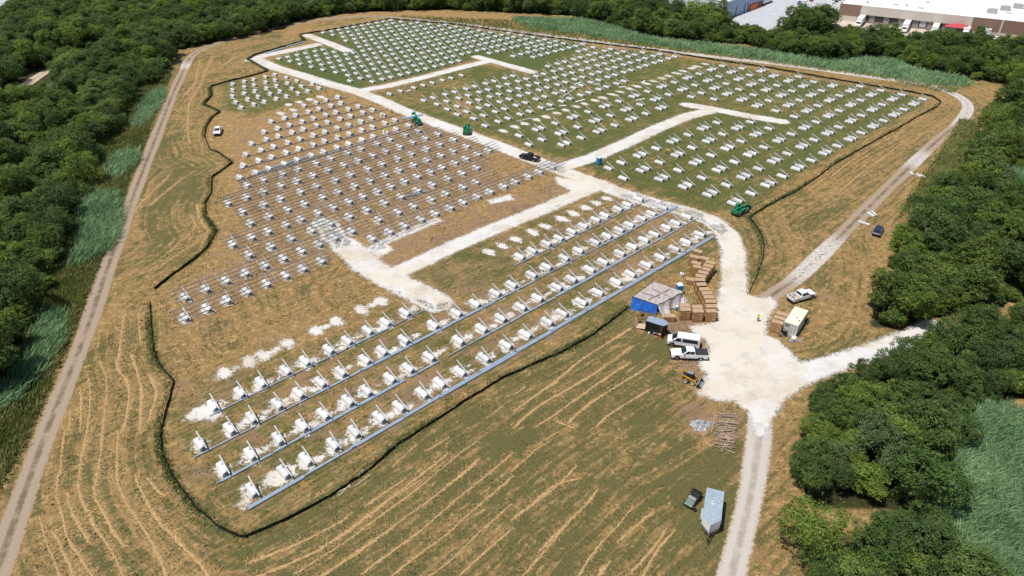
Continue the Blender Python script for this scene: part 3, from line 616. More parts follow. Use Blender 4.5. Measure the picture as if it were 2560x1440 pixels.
WIND += Zl(1920, 360, '640 420 830 270 1000 150 1250 20|700 480 1150 130 1330 0|600 350 800 200 1000 60|380 480 600 330') + Zl(0, 0, '2120 560 2020 800 1880 1100 1900 1440|1990 600 1960 800 1850 950|2350 560 2200 680|2250 480 2560 420') + Zl(0, 360, '1900 720 1950 820 1880 900|1960 600 1990 740 2080 860|1830 330 1500 620|1700 300 1450 560 1330 700|2090 860 1850 1060 1600 1220 1400 1300|1900 900 1700 1080')
v, f = [], []
NEARW = 0
for pl in WIND:
    P = dense([G2(*p) for p in pl], .28); amp = rng.uniform(.45, .95); ph = rng.uniform(0, 9); o0 = None; jit = 0.0
    for i, p in enumerate(P):
        d = (P[min(i+1, len(P)-1)]-P[max(i-1, 0)]).normalized(); nr = Vector((-d.y, d.x, 0))
        jit = .8*jit+rng.uniform(-.06, .06); w = amp*(.24+.05*math.sin(i*.09+ph)+jit*.6+rng.uniform(-.05, .05))*(.35 if i < 3 or i > len(P)-4 else 1); c = p+nr*(.22*math.sin(i*.05+ph)+rng.uniform(-.06, .06)); w = max(w, .11)
        h = .03+w*.2; a = len(v)
        for k, z in ((-1.0, .004), (-.45, h*.8), (.1, h), (1.0, .004)): q = c+nr*k*w*rng.uniform(.6, 1.5); v.append((q.x, q.y, z))
        if o0 is not None: f += [(o0+k, a+k, a+k+1, o0+k+1) for k in range(3)]
        o0 = a
        for _ in range(7):                        # loose strands raked off the ridge
            if rng.random() < .75:
                q = c+nr*rng.gauss(0, .5); an = math.atan2(nr.y, nr.x)+rng.gauss(0, .7); L_ = rng.uniform(.25, .8); e = Vector((math.cos(an), math.sin(an), 0)); m_ = Vector((-e.y, e.x, 0))*rng.uniform(.025, .07); a2 = len(v)
                for z, q2 in ((.01, q-m_), (.05, q+m_), (.06, q+e*L_)): v.append((q2.x, q2.y, z))
                f.append((a2, a2+1, a2+2)); 
b = MB(); b.v = v; b.f = f
tag(ob('hay_windrows', b.mesh('hay_windrows', M_HAY, recalc=False)), 'rows of dry cut hay raked across the mown meadow', kind='stuff')

# ------------------------------------------------------------------ vehicles
M_WPAINT = pm('white_paint', (.78, .785, .79), .28, var=.02, spec=.5); M_BPAINT = pm('black_paint', (.012, .013, .017), .2, var=.1, spec=.5); M_NAVY = pm('navy_paint', (.02, .035, .085), .22, var=.1, spec=.5)
M_GLASS = pm('tinted_glass', (.018, .022, .027), .08, var=.1, spec=.6); M_RUB = pm('rubber', (.022, .022, .023), .8); M_TRIM = pm('black_trim', (.02, .021, .022), .55)
M_RIM = pm('rim_alloy', (.42, .42, .43), .35, .7); M_RED = pm('lamp_red', (.35, .02, .015), .3); M_LAMP = pm('lamp_clear', (.62, .64, .66), .15); M_BED = pm('bed_liner', (.06, .06, .062), .7)
M_YEL = pm('loader_yellow', (.62, .33, .03), .45, var=.12, scale=1.5); M_GRN = pm('telehandler_green', (.018, .21, .10), .38, var=.12, scale=1.4); M_GREY = pm('grey_steel', (.33, .35, .37), .45, .4); M_DUST = pm('dusty_rubber', (.26, .22, .17), .9)
def lerp(a, b, t): return Vector(a)*(1-t)+Vector(b)*t
def pane(b, A, B, C, D, u0=.06, u1=.94, v0=.1, v1=.9, off=.012):   # a pane set just proud of the face A B C D
    A, B, C, D = map(Vector, (A, B, C, D)); n = (B-A).cross(D-A).normalized()*off
    g = lambda u, v: lerp(lerp(A, B, u), lerp(D, C, u), v)+n
    p = [g(u0, v0), g(u1, v0), g(u1, v1), g(u0, v1)]
    return b.add(p+[q-n*1.6 for q in p], [(0, 1, 2, 3), (7, 6, 5, 4), (0, 4, 5, 1), (1, 5, 6, 2), (2, 6, 7, 3), (3, 7, 4, 0)])
def wheel(parent, x, y, r, w, rim=None, tyre=None):
    s = 1 if y > 0 else -1; t = ob('wheel', MB().cyl((0, -w/2, 0), (0, w/2, 0), r, 20).mesh('wheel', tyre or M_RUB, bevel=.03), parent, (x, y, r))
    ob('rim', MB().cyl((0, s*w*.38, 0), (0, s*(w*.5+.012), 0), r*.6, 14, r*.5).mesh('rim', rim or M_RIM), t)
def arch(cx, r, z0, n=7): return [(cx+r*math.cos(math.pi*k/(n-1)), z0+r*math.sin(math.pi*k/(n-1))*1.02) for k in range(n)][::-1]
def pickup(label, loc, rz, paint, L=6.2, bed='open', grp='pickup trucks on the site'):
    o = thing('pickup_truck', label, 'pickup', loc, rz, grp); h = L/2; W = 1.0; wf, wr = h-1.05, -h+1.25; zb = .48
    P = [(-h+.06, zb)]+arch(wr, .50, zb)+arch(wf, .50, zb)+[(h-.08, zb), (h, .62), (h-.02, .98), (h-.35, 1.12), (1.35, 1.22), (-.98, 1.24), (-.98, .86), (-h+.06, .86)]
    body = ob('body', MB().prof(P, -W, W, lambda z: 1 if z < .9 else .955).mesh('body', paint, bevel=.035), o)
    bs = MB()
    for s in (-1, 1): bs.box(((-h-.98)/2+.01, s*(W-.09), 1.045), (h-.98+.06, .14, .42))
    bs.box((-h+.1, 0, 1.045), (.1, 2*W-.32, .42)); ob('bed_sides', bs.mesh('bed_sides', paint, bevel=.02), o)
    if bed == 'open': ob('bed_floor', MB().box(((-h-.98)/2, 0, .875), (h-1.12, 2*W-.34, .02)).mesh('bed_floor', M_BED), o); ob('cargo', MB().box((-h+.95, .35, 1.0), (.7, .5, .22), rz=.3).box((-h+1.5, -.2, .96), (.9, .6, .14), rz=-.2).mesh('cargo', pm('cargo_cardboard', (.42, .33, .25), .8)), o)
    else: ob('tonneau_cover', MB().box(((-h-.98)/2+.0, 0, 1.285), (h-.96, 2*W-.12, .05)).mesh('tonneau_cover', pm('tonneau_vinyl', (.035, .036, .04), .6), bevel=.02), o)
    b0, b1, t0, t1 = -.96, 1.40, -.80, .52; zt = 1.93; wb, wt = .93, .74
    cab = MB(); vs = [(b0, -wb, 1.2), (b1, -wb, 1.2), (b1, wb, 1.2), (b0, wb, 1.2), (t0, -wt, zt), (t1, -wt, zt), (t1, wt, zt), (t0, wt, zt)]
    cab.add(vs, [(3, 2, 1, 0), (4, 5, 6, 7), (0, 1, 5, 4), (1, 2, 6, 5), (2, 3, 7, 6), (3, 0, 4, 7)]); c = ob('cab', cab.mesh('cab', paint, bevel=.06), o)
    ob('windshield', pane(MB(), vs[1], vs[2], vs[6], vs[5], .05, .95, .06, .9).mesh('windshield', M_GLASS), c)
    ob('rear_window', pane(MB(), vs[3], vs[0], vs[4], vs[7], .1, .9, .2, .85).mesh('rear_window', M_GLASS), c)
    for A, B, C, D in ((vs[0], vs[1], vs[5], vs[4]), (vs[2], vs[3], vs[7], vs[6])):
        r_ = A[1] > 0
        for u0, u1 in ((.06, .46), (.5, .86)): ob('side_window', pane(MB(), A, B, C, D, 1-u1 if r_ else u0, 1-u0 if r_ else u1, .14, .86).mesh('side_window', M_GLASS), c)
    for s in (-1, 1):
        ob('headlight', MB().box((h-.06, s*.78, .93), (.14, .36, .15)).mesh('headlight', M_LAMP), o); ob('tail_light', MB().box((-h+.05, s*.91, 1.02), (.06, .13, .3)).mesh('tail_light', M_RED), o)
        ob('mirror', MB().box((1.0, s*1.1, 1.32), (.12, .24, .2)).mesh('mirror', M_TRIM, bevel=.02), o)
        ob('running_board', MB().box((.1, s*.98, .42), (2.2, .2, .07)).mesh('running_board', M_TRIM), o)
        wheel(o, wf, s*.86, .41, .28); wheel(o, wr, s*.86, .41, .28)
    ob('front_bumper', MB().box((h-.02, 0, .6), (.2, 1.9, .26)).mesh('front_bumper', M_TRIM, bevel=.04), o); ob('rear_bumper', MB().box((-h-.02, 0, .56), (.22, 1.85, .2)).mesh('rear_bumper', M_TRIM if paint != M_BPAINT else M_RIM, bevel=.03), o)
    ob('grille', MB().box((h-.005, 0, .86), (.05, 1.15, .24)).mesh('grille', M_TRIM), o)
    return o
pickup('white crew cab pickup with black bed cover parked by the skid steer', G(1721, 893), head((1765, 900), (1680, 897)), M_WPAINT, 6.35, 'cover')
pickup('white pickup with open loaded bed on grass above the container', G(2002, 747), head((1975, 752), (2032, 735)), M_WPAINT, 5.9)
pickup('black pickup on the haul road by the first rail frames', G(1324, 399), head((1343, 403), (1305, 394)), M_BPAINT, 5.9)
pickup('white pickup facing the camera beside the west silt fence', G(546, 333), head((549, 326), (544, 340)), M_WPAINT, 5.8)
def van(label, loc, rz):
    o = thing('passenger_van', label, 'van', loc, rz); h = 2.85; W = 1.0; zb = .42
    P = [(-h, zb)]+arch(-h+1.05, .46, zb)+arch(h-.95, .46, zb)+[(h-.05, zb), (h, .75), (h-.08, 1.08), (h-.75, 1.30), (h-1.75, 2.12), (h-2.0, 2.2), (-h+.12, 2.2), (-h, 2.0)]
    ys = lambda z: 1 if z < 1.1 else 1-.13*(z-1.1)/1.1
    ob('body', MB().prof(P, -W, W, ys).mesh('body', M_WPAINT, bevel=.045), o)
    a = (h-.83, 1.36); c = (h-1.70, 2.07); ya, yc = .86*ys(a[1]), .86*ys(c[1])
    ob('windshield', pane(MB(), (a[0], -ya, a[1]), (a[0], ya, a[1]), (c[0], yc, c[1]), (c[0], -yc, c[1]), 0, 1, 0, 1, .03).mesh('windshield', M_GLASS), o)
    for s in (-1, 1):
        def sp(x, z): return (x, s*W*(ys(z)+.006), z)
        for n, (x0, x1, x2, x3) in dict(front_window=(h-2.45, h-1.2, h-1.75, h-2.4), side_window=(-h+.35, h-2.65, h-2.65, -h+.4)).items():
            A, B, C, D = sp(x0, 1.3), sp(x1, 1.3), sp(x2, 1.95), sp(x3, 1.95)
            q = (A, B, C, D) if s < 0 else (B, A, D, C)
            ob(n, pane(MB(), *q, 0, 1, 0, 1, .012).mesh(n, M_GLASS), o)
        ob('door_seam', MB().box((h-2.55, s*1.004, .9), (.02, .012, .8)).box((h-1.2, s*1.004, .9), (.02, .012, .6)).mesh('door_seam', M_TRIM), o)
        ob('mirror', MB().box((h-1.1, s*1.12, 1.35), (.12, .22, .28)).mesh('mirror', M_TRIM, bevel=.02), o); ob('headlight', MB().box((h-.12, s*.8, 1.0), (.16, .26, .2)).mesh('headlight', M_LAMP), o)
        ob('sill', MB().box((0, s*.985, .44), (3.2, .06, .16)).mesh('sill', M_TRIM), o); ob('tail_light', MB().box((-h+.01, s*.93, 1.2), (.06, .1, .5)).mesh('tail_light', M_RED), o)
        wheel(o, h-.95, s*.86, .36, .24); wheel(o, -h+1.05, s*.86, .36, .24)
    ob('bumper', MB().box((h-.02, 0, .55), (.16, 1.85, .25)).mesh('bumper', M_TRIM, bevel=.03), o); ob('rear_bumper', MB().box((-h, 0, .5), (.14, 1.8, .16)).mesh('rear_bumper', M_TRIM), o)
    ob('grille', MB().box((h-.01, 0, .85), (.04, 1.1, .16)).mesh('grille', M_TRIM), o)
van('white passenger van with dark windows beside the white crew pickup', G(1707, 862), head((1746, 872), (1668, 860)))
def car(label, loc, rz, paint, suv=False, grp=None, detail=True):
    o = thing('parked_car', label, 'car', loc, rz, grp); h = 2.3; W = .9; zb = .32; zr = 1.68 if suv else 1.42
    P = [(-h, zb+.1), (-h+.1, zb), (h-.1, zb), (h, zb+.2), (h-.05, .78), (h-.9, .95), (-h+.15, 1.0), (-h, .85)]
    ob('body', MB().prof(P, -W, W).mesh('body', paint, bevel=.05), o)
    vs = [(-h+(.1 if suv else .5), -.84, .96), (h-.85, -.84, .96), (h-.85, .84, .96), (-h+(.1 if suv else .5), .84, .96), (-h+(.4 if suv else 1.1), -.66, zr), (h-1.6, -.66, zr), (h-1.6, .66, zr), (-h+(.4 if suv else 1.1), .66, zr)]
    c = ob('roof', MB().add(vs, [(3, 2, 1, 0), (4, 5, 6, 7), (0, 1, 5, 4), (1, 2, 6, 5), (2, 3, 7, 6), (3, 0, 4, 7)]).mesh('roof', paint, bevel=.05), o)
    for i, (A, B, C, D) in enumerate(((vs[1], vs[2], vs[6], vs[5]), (vs[3], vs[0], vs[4], vs[7]), (vs[0], vs[1], vs[5], vs[4]), (vs[2], vs[3], vs[7], vs[6]))):
        ob('window', pane(MB(), A, B, C, D, .08, .92, .14, .88).mesh('window', M_GLASS), c)
    for s in (-1, 1):
        if detail: ob('tail_light', MB().box((-h+.02, s*.72, .82), (.06, .26, .16)).mesh('tail_light', M_RED), o); ob('headlight', MB().box((h-.08, s*.68, .72), (.12, .3, .14)).mesh('headlight', M_LAMP), o)
        for x in (h-.85, -h+.85): wheel(o, x, s*.8, .33, .22)
car('dark blue car nosed under the east trees beside the track', G(2194, 583), head((2190, 588), (2206, 560)), M_NAVY, True)

# skid steer loader
o = thing('skid_steer_loader', 'yellow skid steer loader with bucket at the edge of the yard', 'skid steer', G(1724, 955), head((1702, 945), (1745, 958)))
ob('chassis', MB().prof([(-1.15, .35), (.95, .35), (1.05, .7), (.3, 1.0), (-.9, 1.05), (-1.25, .8)], -.48, .48).mesh('chassis', pm('loader_body', (.38, .24, .13), .7), bevel=.03), o)
ob('engine_cover', MB().prof([(-1.35, .8), (-.5, .8), (-.5, 1.35), (-1.15, 1.45), (-1.4, 1.2)], -.45, .45).mesh('engine_cover', M_TRIM, bevel=.04), o)
cb = ob('cab', MB().add([(-.55, -.46, .95), (.65, -.46, .95), (.65, .46, .95), (-.55, .46, .95), (-.6, -.43, 2.0), (.45, -.43, 2.0), (.45, .43, 2.0), (-.6, .43, 2.0)], [(3, 2, 1, 0), (4, 5, 6, 7), (0, 1, 5, 4), (1, 2, 6, 5), (2, 3, 7, 6), (3, 0, 4, 7)]).mesh('cab', M_TRIM, bevel=.03), o)
ob('cab_roof', MB().box((-.06, 0, 2.03), (.98, .78, .05)).mesh('cab_roof', M_GREY, bevel=.02), cb); ob('door_glass', MB().box((.57, 0, 1.5), (.03, .7, .8), ry=.19).mesh('door_glass', M_GLASS), cb)
for s in (-1, 1):
    ob('lift_arm', MB().beam((-1.3, s*.66, 1.55), (.9, s*.66, .95), .16, .24).beam((.85, s*.66, 1.0), (1.35, s*.66, .35), .14, .2).beam((-1.3, s*.66, 1.6), (-1.25, s*.66, .85), .14, .2).mesh('lift_arm', M_YEL, bevel=.02), o)
    ob('fender', MB().box((-.1, s*.52, .9), (1.6, .2, .12)).mesh('fender', M_YEL), o)
    for x in (-.62, .58): wheel(o, x, s*.68, .42, .32, pm('cream_rim', (.62, .57, .44), .6), M_DUST)
ob('bucket', MB().prof([(1.35, .1), (1.45, .75), (1.62, .82), (1.5, .3), (1.62, .16), (2.25, .1), (2.25, .06), (1.4, .04)], -.95, .95).mesh('bucket', M_GREY, bevel=.01), o)
for s in (-1, 1): ob('bucket_side', MB().prof([(1.36, .05), (1.46, .8), (1.64, .82), (2.25, .07)], s*.95-.03, s*.95+.03).mesh('bucket_side', M_TRIM), o)

# telehandlers
def telehandler(label, loc, rz, up=.12, ext=0.0):
    o = thing('telehandler', label, 'telehandler', loc, rz, 'green telehandlers on the haul roads')
    ob('chassis', MB().prof([(-2.5, .75), (-2.3, .55), (2.1, .55), (2.3, .8), (2.2, 1.15), (-.2, 1.15), (-.5, 1.45), (-2.3, 1.5), (-2.55, 1.2)], -.55, .55).mesh('chassis', M_GRN, bevel=.05), o)
    ob('engine_bay', MB().box((-.3, -.85, 1.2), (1.7, .6, .75)).mesh('engine_bay', M_GRN, bevel=.06), o); ob('counterweight', MB().box((-2.35, 0, 1.1), (.55, 1.9, .8)).mesh('counterweight', M_GRN, bevel=.08), o)
    c = ob('cab', MB().add([(-1.2, .2, 1.0), (.5, .2, 1.0), (.5, 1.1, 1.0), (-1.2, 1.1, 1.0), (-1.1, .28, 2.5), (.1, .28, 2.5), (.1, 1.05, 2.5), (-1.1, 1.05, 2.5)], [(3, 2, 1, 0), (4, 5, 6, 7), (0, 1, 5, 4), (1, 2, 6, 5), (2, 3, 7, 6), (3, 0, 4, 7)]).mesh('cab', M_GRN, bevel=.05), o)
    ob('cab_window', pane(MB(), (.5, .2, 1.0), (.5, 1.1, 1.0), (.1, 1.05, 2.5), (.1, .28, 2.5), .08, .92, .3, .9).mesh('cab_window', M_GLASS), c); ob('cab_window', pane(MB(), (.5, 1.1, 1.0), (-1.2, 1.1, 1.0), (-1.1, 1.05, 2.5), (.1, 1.05, 2.5), .1, .9, .35, .9).mesh('cab_window', M_GLASS), c)
    E1 = Vector((2.6+ext, -.15, 1.75-1.0*.3+up*(4.6+ext)))
    ob('boom', MB().beam((-2.3, -.15, 1.85), E1, .42, .45).mesh('boom', M_GRN, bevel=.03), o); ob('boom_nose', MB().beam(E1, E1+Vector((.5, 0, -.7)), .3, .34).mesh('boom_nose', M_GRN), o)
    q = E1+Vector((.62, 0, -.75)); ob('fork_carriage', MB().box(q, (.1, 1.3, .7)).mesh('fork_carriage', M_TRIM), o)
    for s in (-.4, .4): ob('fork', MB().box(q+Vector((.65, s, -.35)), (1.25, .12, .06)).mesh('fork', M_TRIM), o)
    for s in (-1, 1):
        for x in (-1.55, 1.55): wheel(o, x, s*1.02, .66, .42, M_DARKST, pm('telehandler_tyre', (.10, .10, .10), .85))
telehandler('green telehandler parked at the silt fence bend by the haul road', G(1850, 533), head((1836, 538), (1868, 522)), .02)
telehandler('green telehandler lifting blue rails across the haul road', G(1042, 309), head((1048, 318), (1034, 300)), .25, .6)
telehandler('smaller looking green telehandler standing in the haul road behind racking', G(1168, 332), head((1168, 338), (1170, 322)), .1)

# utility vehicle
o = thing('utility_vehicle', 'olive side by side utility vehicle with roll cage beside the trailer', 'utility vehicle', G(1731, 1256), head((1742, 1240), (1722, 1266)))
M_OLV = pm('olive_plastic', (.13, .19, .15), .5, var=.06)
ob('hood', MB().prof([(.45, .5), (1.45, .5), (1.5, .75), (1.3, .92), (.5, 1.05)], -.55, .55).mesh('hood', M_OLV, bevel=.08), o); ob('chassis', MB().box((0, 0, .5), (2.7, 1.1, .22)).mesh('chassis', M_TRIM, bevel=.03), o)
ob('seat', MB().box((-.25, 0, .78), (.5, 1.2, .18)).box((-.5, 0, 1.05), (.14, 1.2, .5)).mesh('seat', pm('seat_vinyl', (.05, .05, .055), .6), bevel=.04), o)
ob('cargo_bed', MB().box((-1.05, 0, .78), (.95, 1.25, .06)).box((-1.05, .61, .92), (.95, .05, .28)).box((-1.05, -.61, .92), (.95, .05, .28)).box((-1.52, 0, .92), (.05, 1.25, .28)).mesh('cargo_bed', M_TRIM), o)
rc = MB()
for s in (-.62, .62): rc.beam((.55, s, 1.0), (.15, s, 1.85), .05).beam((.15, s, 1.85), (-.6, s, 1.85), .05).beam((-.6, s, 1.85), (-.65, s, .6), .05).beam((-.6, s, 1.5), (-1.5, s, 1.05), .04)
for x, z in ((.15, 1.85), (-.6, 1.85), (-.62, 1.35)): rc.beam((x, -.62, z), (x, .62, z), .05)
ob('roll_cage', rc.mesh('roll_cage', M_TRIM), o); ob('windscreen', MB().box((.4, 0, 1.25), (.03, 1.1, .42), ry=-.45).mesh('windscreen', pm('screen_plastic', (.35, .32, .33), .2)), o)
for s in (-1, 1):
    ob('headlight', MB().box((1.46, s*.4, .8), (.06, .2, .1)).mesh('headlight', M_LAMP), o)
    for x in (1.0, -1.0): wheel(o, x, s*.62, .32, .26)
tag(ob('black_toolbox', MB().box((0, 0, .16), (.42, .34, .3), rz=.5).box((0, 0, .34), (.3, .05, .06), rz=.5).mesh('black_toolbox', M_TRIM, bevel=.03), None, G(1738, 1278)), 'small black box on grass below the utility vehicle', 'box')

# enclosed trailers
def enclosed_trailer(label, loc, rz, L, W, H, body, roof, nose, grp='enclosed trailers', dark=False):
    o = thing('enclosed_trailer', label, 'trailer', loc, rz, grp); z0 = .5; h = L/2; w = W/2
    ft = [(-h, -w), (h-nose, -w), (h, 0), (h-nose, w), (-h, w)]; n = 5
    b = MB(); b.add([(x, y, z0) for x, y in ft]+[(x, y, z0+H) for x, y in ft], [(4, 3, 2, 1, 0), (5, 6, 7, 8, 9)]+[(i, (i+1) % n, n+(i+1) % n, n+i) for i in range(n)])
    bd = ob('body', b.mesh('body', body, bevel=.02), o)
    k = MB(); k.add([(x*1.006, y*1.01, z0+H+.006) for x, y in ft]+[(x*1.006, y*1.01, z0+H+.05) for x, y in ft], [(4, 3, 2, 1, 0), (5, 6, 7, 8, 9)]+[(i, (i+1) % n, n+(i+1) % n, n+i) for i in range(n)]); ob('roof', k.mesh('roof', roof), o)
    ob('tongue', MB().beam((h-nose, -w*.7, .5), (h+1.1, 0, .5), .1).beam((h-nose, w*.7, .5), (h+1.1, 0, .5), .1).cyl((h+.75, 0, .05), (h+.75, 0, .85), .05, 8).box((h+1.1, 0, .52), (.3, .14, .12)).mesh('tongue', M_TRIM), o)
    for s in (-1, 1):
        ob('fender', MB().prof([(-1.0, .5), (-.9, .85), (.65, .85), (.8, .5)], s*(w+.06)-.16, s*(w+.06)+.16).mesh('fender', roof if not dark else M_TRIM, bevel=.02), o)
        for x in ((-.55, .3) if L > 5 else (-.1,)): wheel(o, x, s*(w+.06), .33, .2, M_WPAINT)
    return o, bd
o, bd = enclosed_trailer('white enclosed trailer with pale blue roof and pointed nose by the gravel track', G(1776, 1300), head((1782, 1250), (1772, 1330)), 6.1, 2.3, 2.1, pm('trailer_white', (.80, .81, .82), .3, var=.02), pm('trailer_roof', (.40, .48, .55), .35, .3, var=.08), 1.15)
ob('roof_vent', MB().box((-.6, -.05, 2.69), (.42, .42, .1)).mesh('roof_vent', M_WPAINT, bevel=.02), o); ob('vent_lid', MB().box((-.6, -.05, 2.75), (.2, .26, .02)).mesh('vent_lid', M_TRIM), o)
for s in (-1, 1):      # grey stone guard on the two nose faces
    A, B = Vector((6.1/2-1.15, s*1.15, 0)), Vector((6.1/2, 0, 0)); q = [A+Vector((0, 0, .52)), B+Vector((0, 0, .52)), B+Vector((0, 0, 1.0)), A+Vector((0, 0, 1.12))]
    if s > 0: q = [q[1], q[0], q[3], q[2]]
    ob('stone_guard', pane(MB(), *q, 0, 1, 0, 1, .012).mesh('stone_guard', pm('stone_guard', (.33, .32, .33), .35, .5)), o)
ob('nose_trim', MB().beam((3.06, 0, .5), (3.06, 0, 2.6), .12).mesh('nose_trim', M_GREY), o)
o, bd = enclosed_trailer('black enclosed trailer with open brown side door and ramp down', G(1641, 830), head((1618, 822), (1662, 836)), 3.9, 1.85, 1.9, M_BPAINT, pm('bare_aluminium', (.45, .55, .64), .3, .5, var=.08), .55, dark=True)
ob('side_door', MB().box((1.3, -1.35, 1.35), (.05, .85, 1.6), rz=.25).mesh('side_door', pm('plywood_door', (.33, .15, .06), .6, var=.15)), o)
ob('doorway', MB().box((.85, -.932, 1.35), (.8, .02, 1.6)).mesh('doorway', pm('trailer_inside', (.03, .028, .026), .8)), o)
ob('ramp', MB().box((-2.85, 0, .28), (1.85, 1.7, .08), ry=-.22).mesh('ramp', pm('ramp_ply', (.50, .38, .27), .8, var=.1), bevel=.01), o)
ob('door_step', MB().box((.45, -1.05, .55), (1.5, .3, .06)).mesh('door_step', pm('step_board', (.55, .47, .40), .7)), o)
tag(ob('red_cooler', MB().box((0, 0, .18), (.6, .36, .32)).mesh('red_cooler', pm('cooler_red', (.45, .05, .04), .5), bevel=.03), None, G(1650, 842)), 'red and white cooler by the black trailer doorway', 'cooler')
tag(ob('white_bucket', MB().cyl((0, 0, 0), (0, 0, .38), .15, 14, .18).mesh('white_bucket', M_WHITE), None, G(1622, 835)), 'white bucket beside the black trailer wheel', 'bucket')
o = thing('flatbed_trailer', 'small rusty flatbed trailer behind the black enclosed trailer', 'trailer', G(1612, 796), head((1600, 800), (1628, 792)))
ob('frame', MB().beam((-1.4, -.7, .5), (1.3, -.7, .5), .1).beam((-1.4, .7, .5), (1.3, .7, .5), .1).beam((-1.4, -.7, .5), (-1.4, .7, .5), .1).beam((1.3, -.7, .5), (1.3, .7, .5), .1).beam((1.3, -.5, .5), (2.3, 0, .5), .08).beam((1.3, .5, .5), (2.3, 0, .5), .08).mesh('frame', pm('rusty_frame', (.13, .075, .055), .8)), o)
ob('side_rails', MB().beam((-1.4, -.7, .95), (1.3, -.7, .95), .05).beam((-1.4, .7, .95), (1.3, .7, .95), .05).beam((-1.4, -.7, .5), (-1.4, -.7, .95), .05).beam((1.3, .7, .5), (1.3, .7, .95), .05).beam((-1.4, .7, .5), (-1.4, .7, .95), .05).beam((1.3, -.7, .5), (1.3, -.7, .95), .05).mesh('side_rails', M_TRIM), o)
for s in (-1, 1): wheel(o, 0, s*.85, .32, .18)
tag(ob('spare_tyre', MB().cyl((0, 0, .03), (0, 0, .25), .36, 18).cyl((0, 0, .2), (0, 0, .27), .2, 14).mesh('spare_tyre', M_RUB, bevel=.04), None, G(1600, 808)), 'black tyre lying on grass left of the black trailer', 'tyre')

# ------------------------------------------------------------------ shipping container and the things round it
M_CONT = pm('container_cream', (.60, .575, .50), .55, var=.05, scale=1.0)
o = thing('shipping_container', 'cream shipping container with dark sign at the yard edge', 'container', G(1984, 818), head((2006, 786), (1969, 842)))
h, w, Hc = 3.03, 1.22, 2.55
ob('roof', MB().box((0, 0, Hc-.02), (2*h-.04, 2*w-.04, .06)).mesh('roof', pm('container_roof', (.70, .63, .52), .6, var=.06, scale=.8)), o)
for s in (-1, 1):
    n = 34; pts = []
    for k in range(n+1): pts.append((-h+.1+(2*h-.2)*k/n, s*(w-(.0 if (k//2) % 2 else .045))))
    b = MB(); b.add([(x, y, .15) for x, y in pts]+[(x, y, Hc-.08) for x, y in pts], [(i, i+1, n+2+i, n+1+i) for i in range(n)]); ob('side_wall', b.mesh('side_wall', M_CONT, recalc=False), o)
fr = MB()
for x in (-h, h):
    for y in (-w, w): fr.box((x*.99, y*.985, Hc/2), (.14, .14, Hc))
for y in (-w, w): fr.box((0, y*.985, .1), (2*h, .13, .16)); fr.box((0, y*.985, Hc-.06), (2*h, .11, .1))
for x in (-h, h): fr.box((x*.99, 0, .1), (.12, 2*w, .16)); fr.box((x*.99, 0, Hc-.06), (.12, 2*w, .1))
ob('frame', fr.mesh('frame', M_CONT, bevel=.01), o)
for s in (-1, 1):
    d_ = ob('door', MB().box((h-.05, s*.58, 1.27), (.06, 1.12, 2.25)).mesh('door', M_CONT, bevel=.01), o); ob('lock_rod', MB().cyl((h+.02, s*.3, .2), (h+.02, s*.3, 2.4), .025, 8).cyl((h+.02, s*.8, .2), (h+.02, s*.8, 2.4), .025, 8).mesh('lock_rod', M_GREY), d_)
    ob('door_ribs', MB().box((h-.015, s*.58, .7), (.03, .9, .05)).box((h-.015, s*.58, 1.25), (.03, .9, .05)).box((h-.015, s*.58, 1.75), (.03, .9, .05)).mesh('door_ribs', M_CONT), d_)
sg = ob('sign', MB().box((h+.03, -.62, 2.02), (.02, .85, .3)).mesh('sign', pm('sign_navy', (.03, .05, .09), .4)), o)
ob('sign_band', MB().box((h+.042, -.62, 2.02), (.008, .75, .06)).mesh('sign_band', M_GREY), sg)
ob('back_wall', MB().box((-h+.03, 0, 1.3), (.04, 2*w-.15, 2.3)).mesh('back_wall', M_CONT), o)
for k, (x, y) in enumerate(((1993, 795), (1998, 802))):
    tag(ob('work_glove', MB().box((0, 0, .03), (.3, .16, .05), rz=.6+k).box((.12, .1, .03), (.16, .08, .05), rz=1.5+k).mesh('work_glove', M_TRIM, bevel=.01), None, G(x, y, Hc+.02)), f"small dark object on the container roof, the {'upper' if k == 0 else 'lower'} one", 'glove')
o = thing('portable_generator', 'black engine set on wheels in front of the container', 'generator', G(1957, 839), .3)
ob('engine', MB().box((.35, 0, .6), (.7, .6, .6)).mesh('engine', M_TRIM, bevel=.06), o); ob('frame', MB().beam((-.9, -.3, .3), (.8, -.3, .3), .06).beam((-.9, .3, .3), (.8, .3, .3), .06).beam((-.9, -.3, .3), (-.9, .3, .3), .06).beam((-.9, 0, .3), (-.9, 0, .9), .06).beam((-.9, -.3, .9), (-.9, .3, .9), .05).mesh('frame', M_DARKST), o)
ob('fuel_tank', MB().box((-.6, 0, .55), (.4, .5, .3)).mesh('fuel_tank', M_GREY, bevel=.05), o)
for s in (-1, 1): wheel(o, .4, s*.45, .26, .14)
for k, (x, y, r, lb) in enumerate(((1977, 853, .9, 'grey metal locker lid lying front of the container'), (1985, 845, .9, 'white panel leaning at the container door'), (1997, 853, -.35, 'grey metal tray on grass right of the container door'))):
    b = MB().box((0, 0, .09), (1.05, .75, .14), rz=r); b.box((0, 0, .18), (.8, .5, .05), rz=r)
    tag(ob('metal_panel', b.mesh('metal_panel', (M_GREY, M_WHITE, M_GREY)[k], bevel=.02), None, G(x, y)), lb, 'panel')
o = thing('wheelbarrow', 'dark wheelbarrow against the shaded side of the container', 'wheelbarrow', G(2014, 806), 1.1)
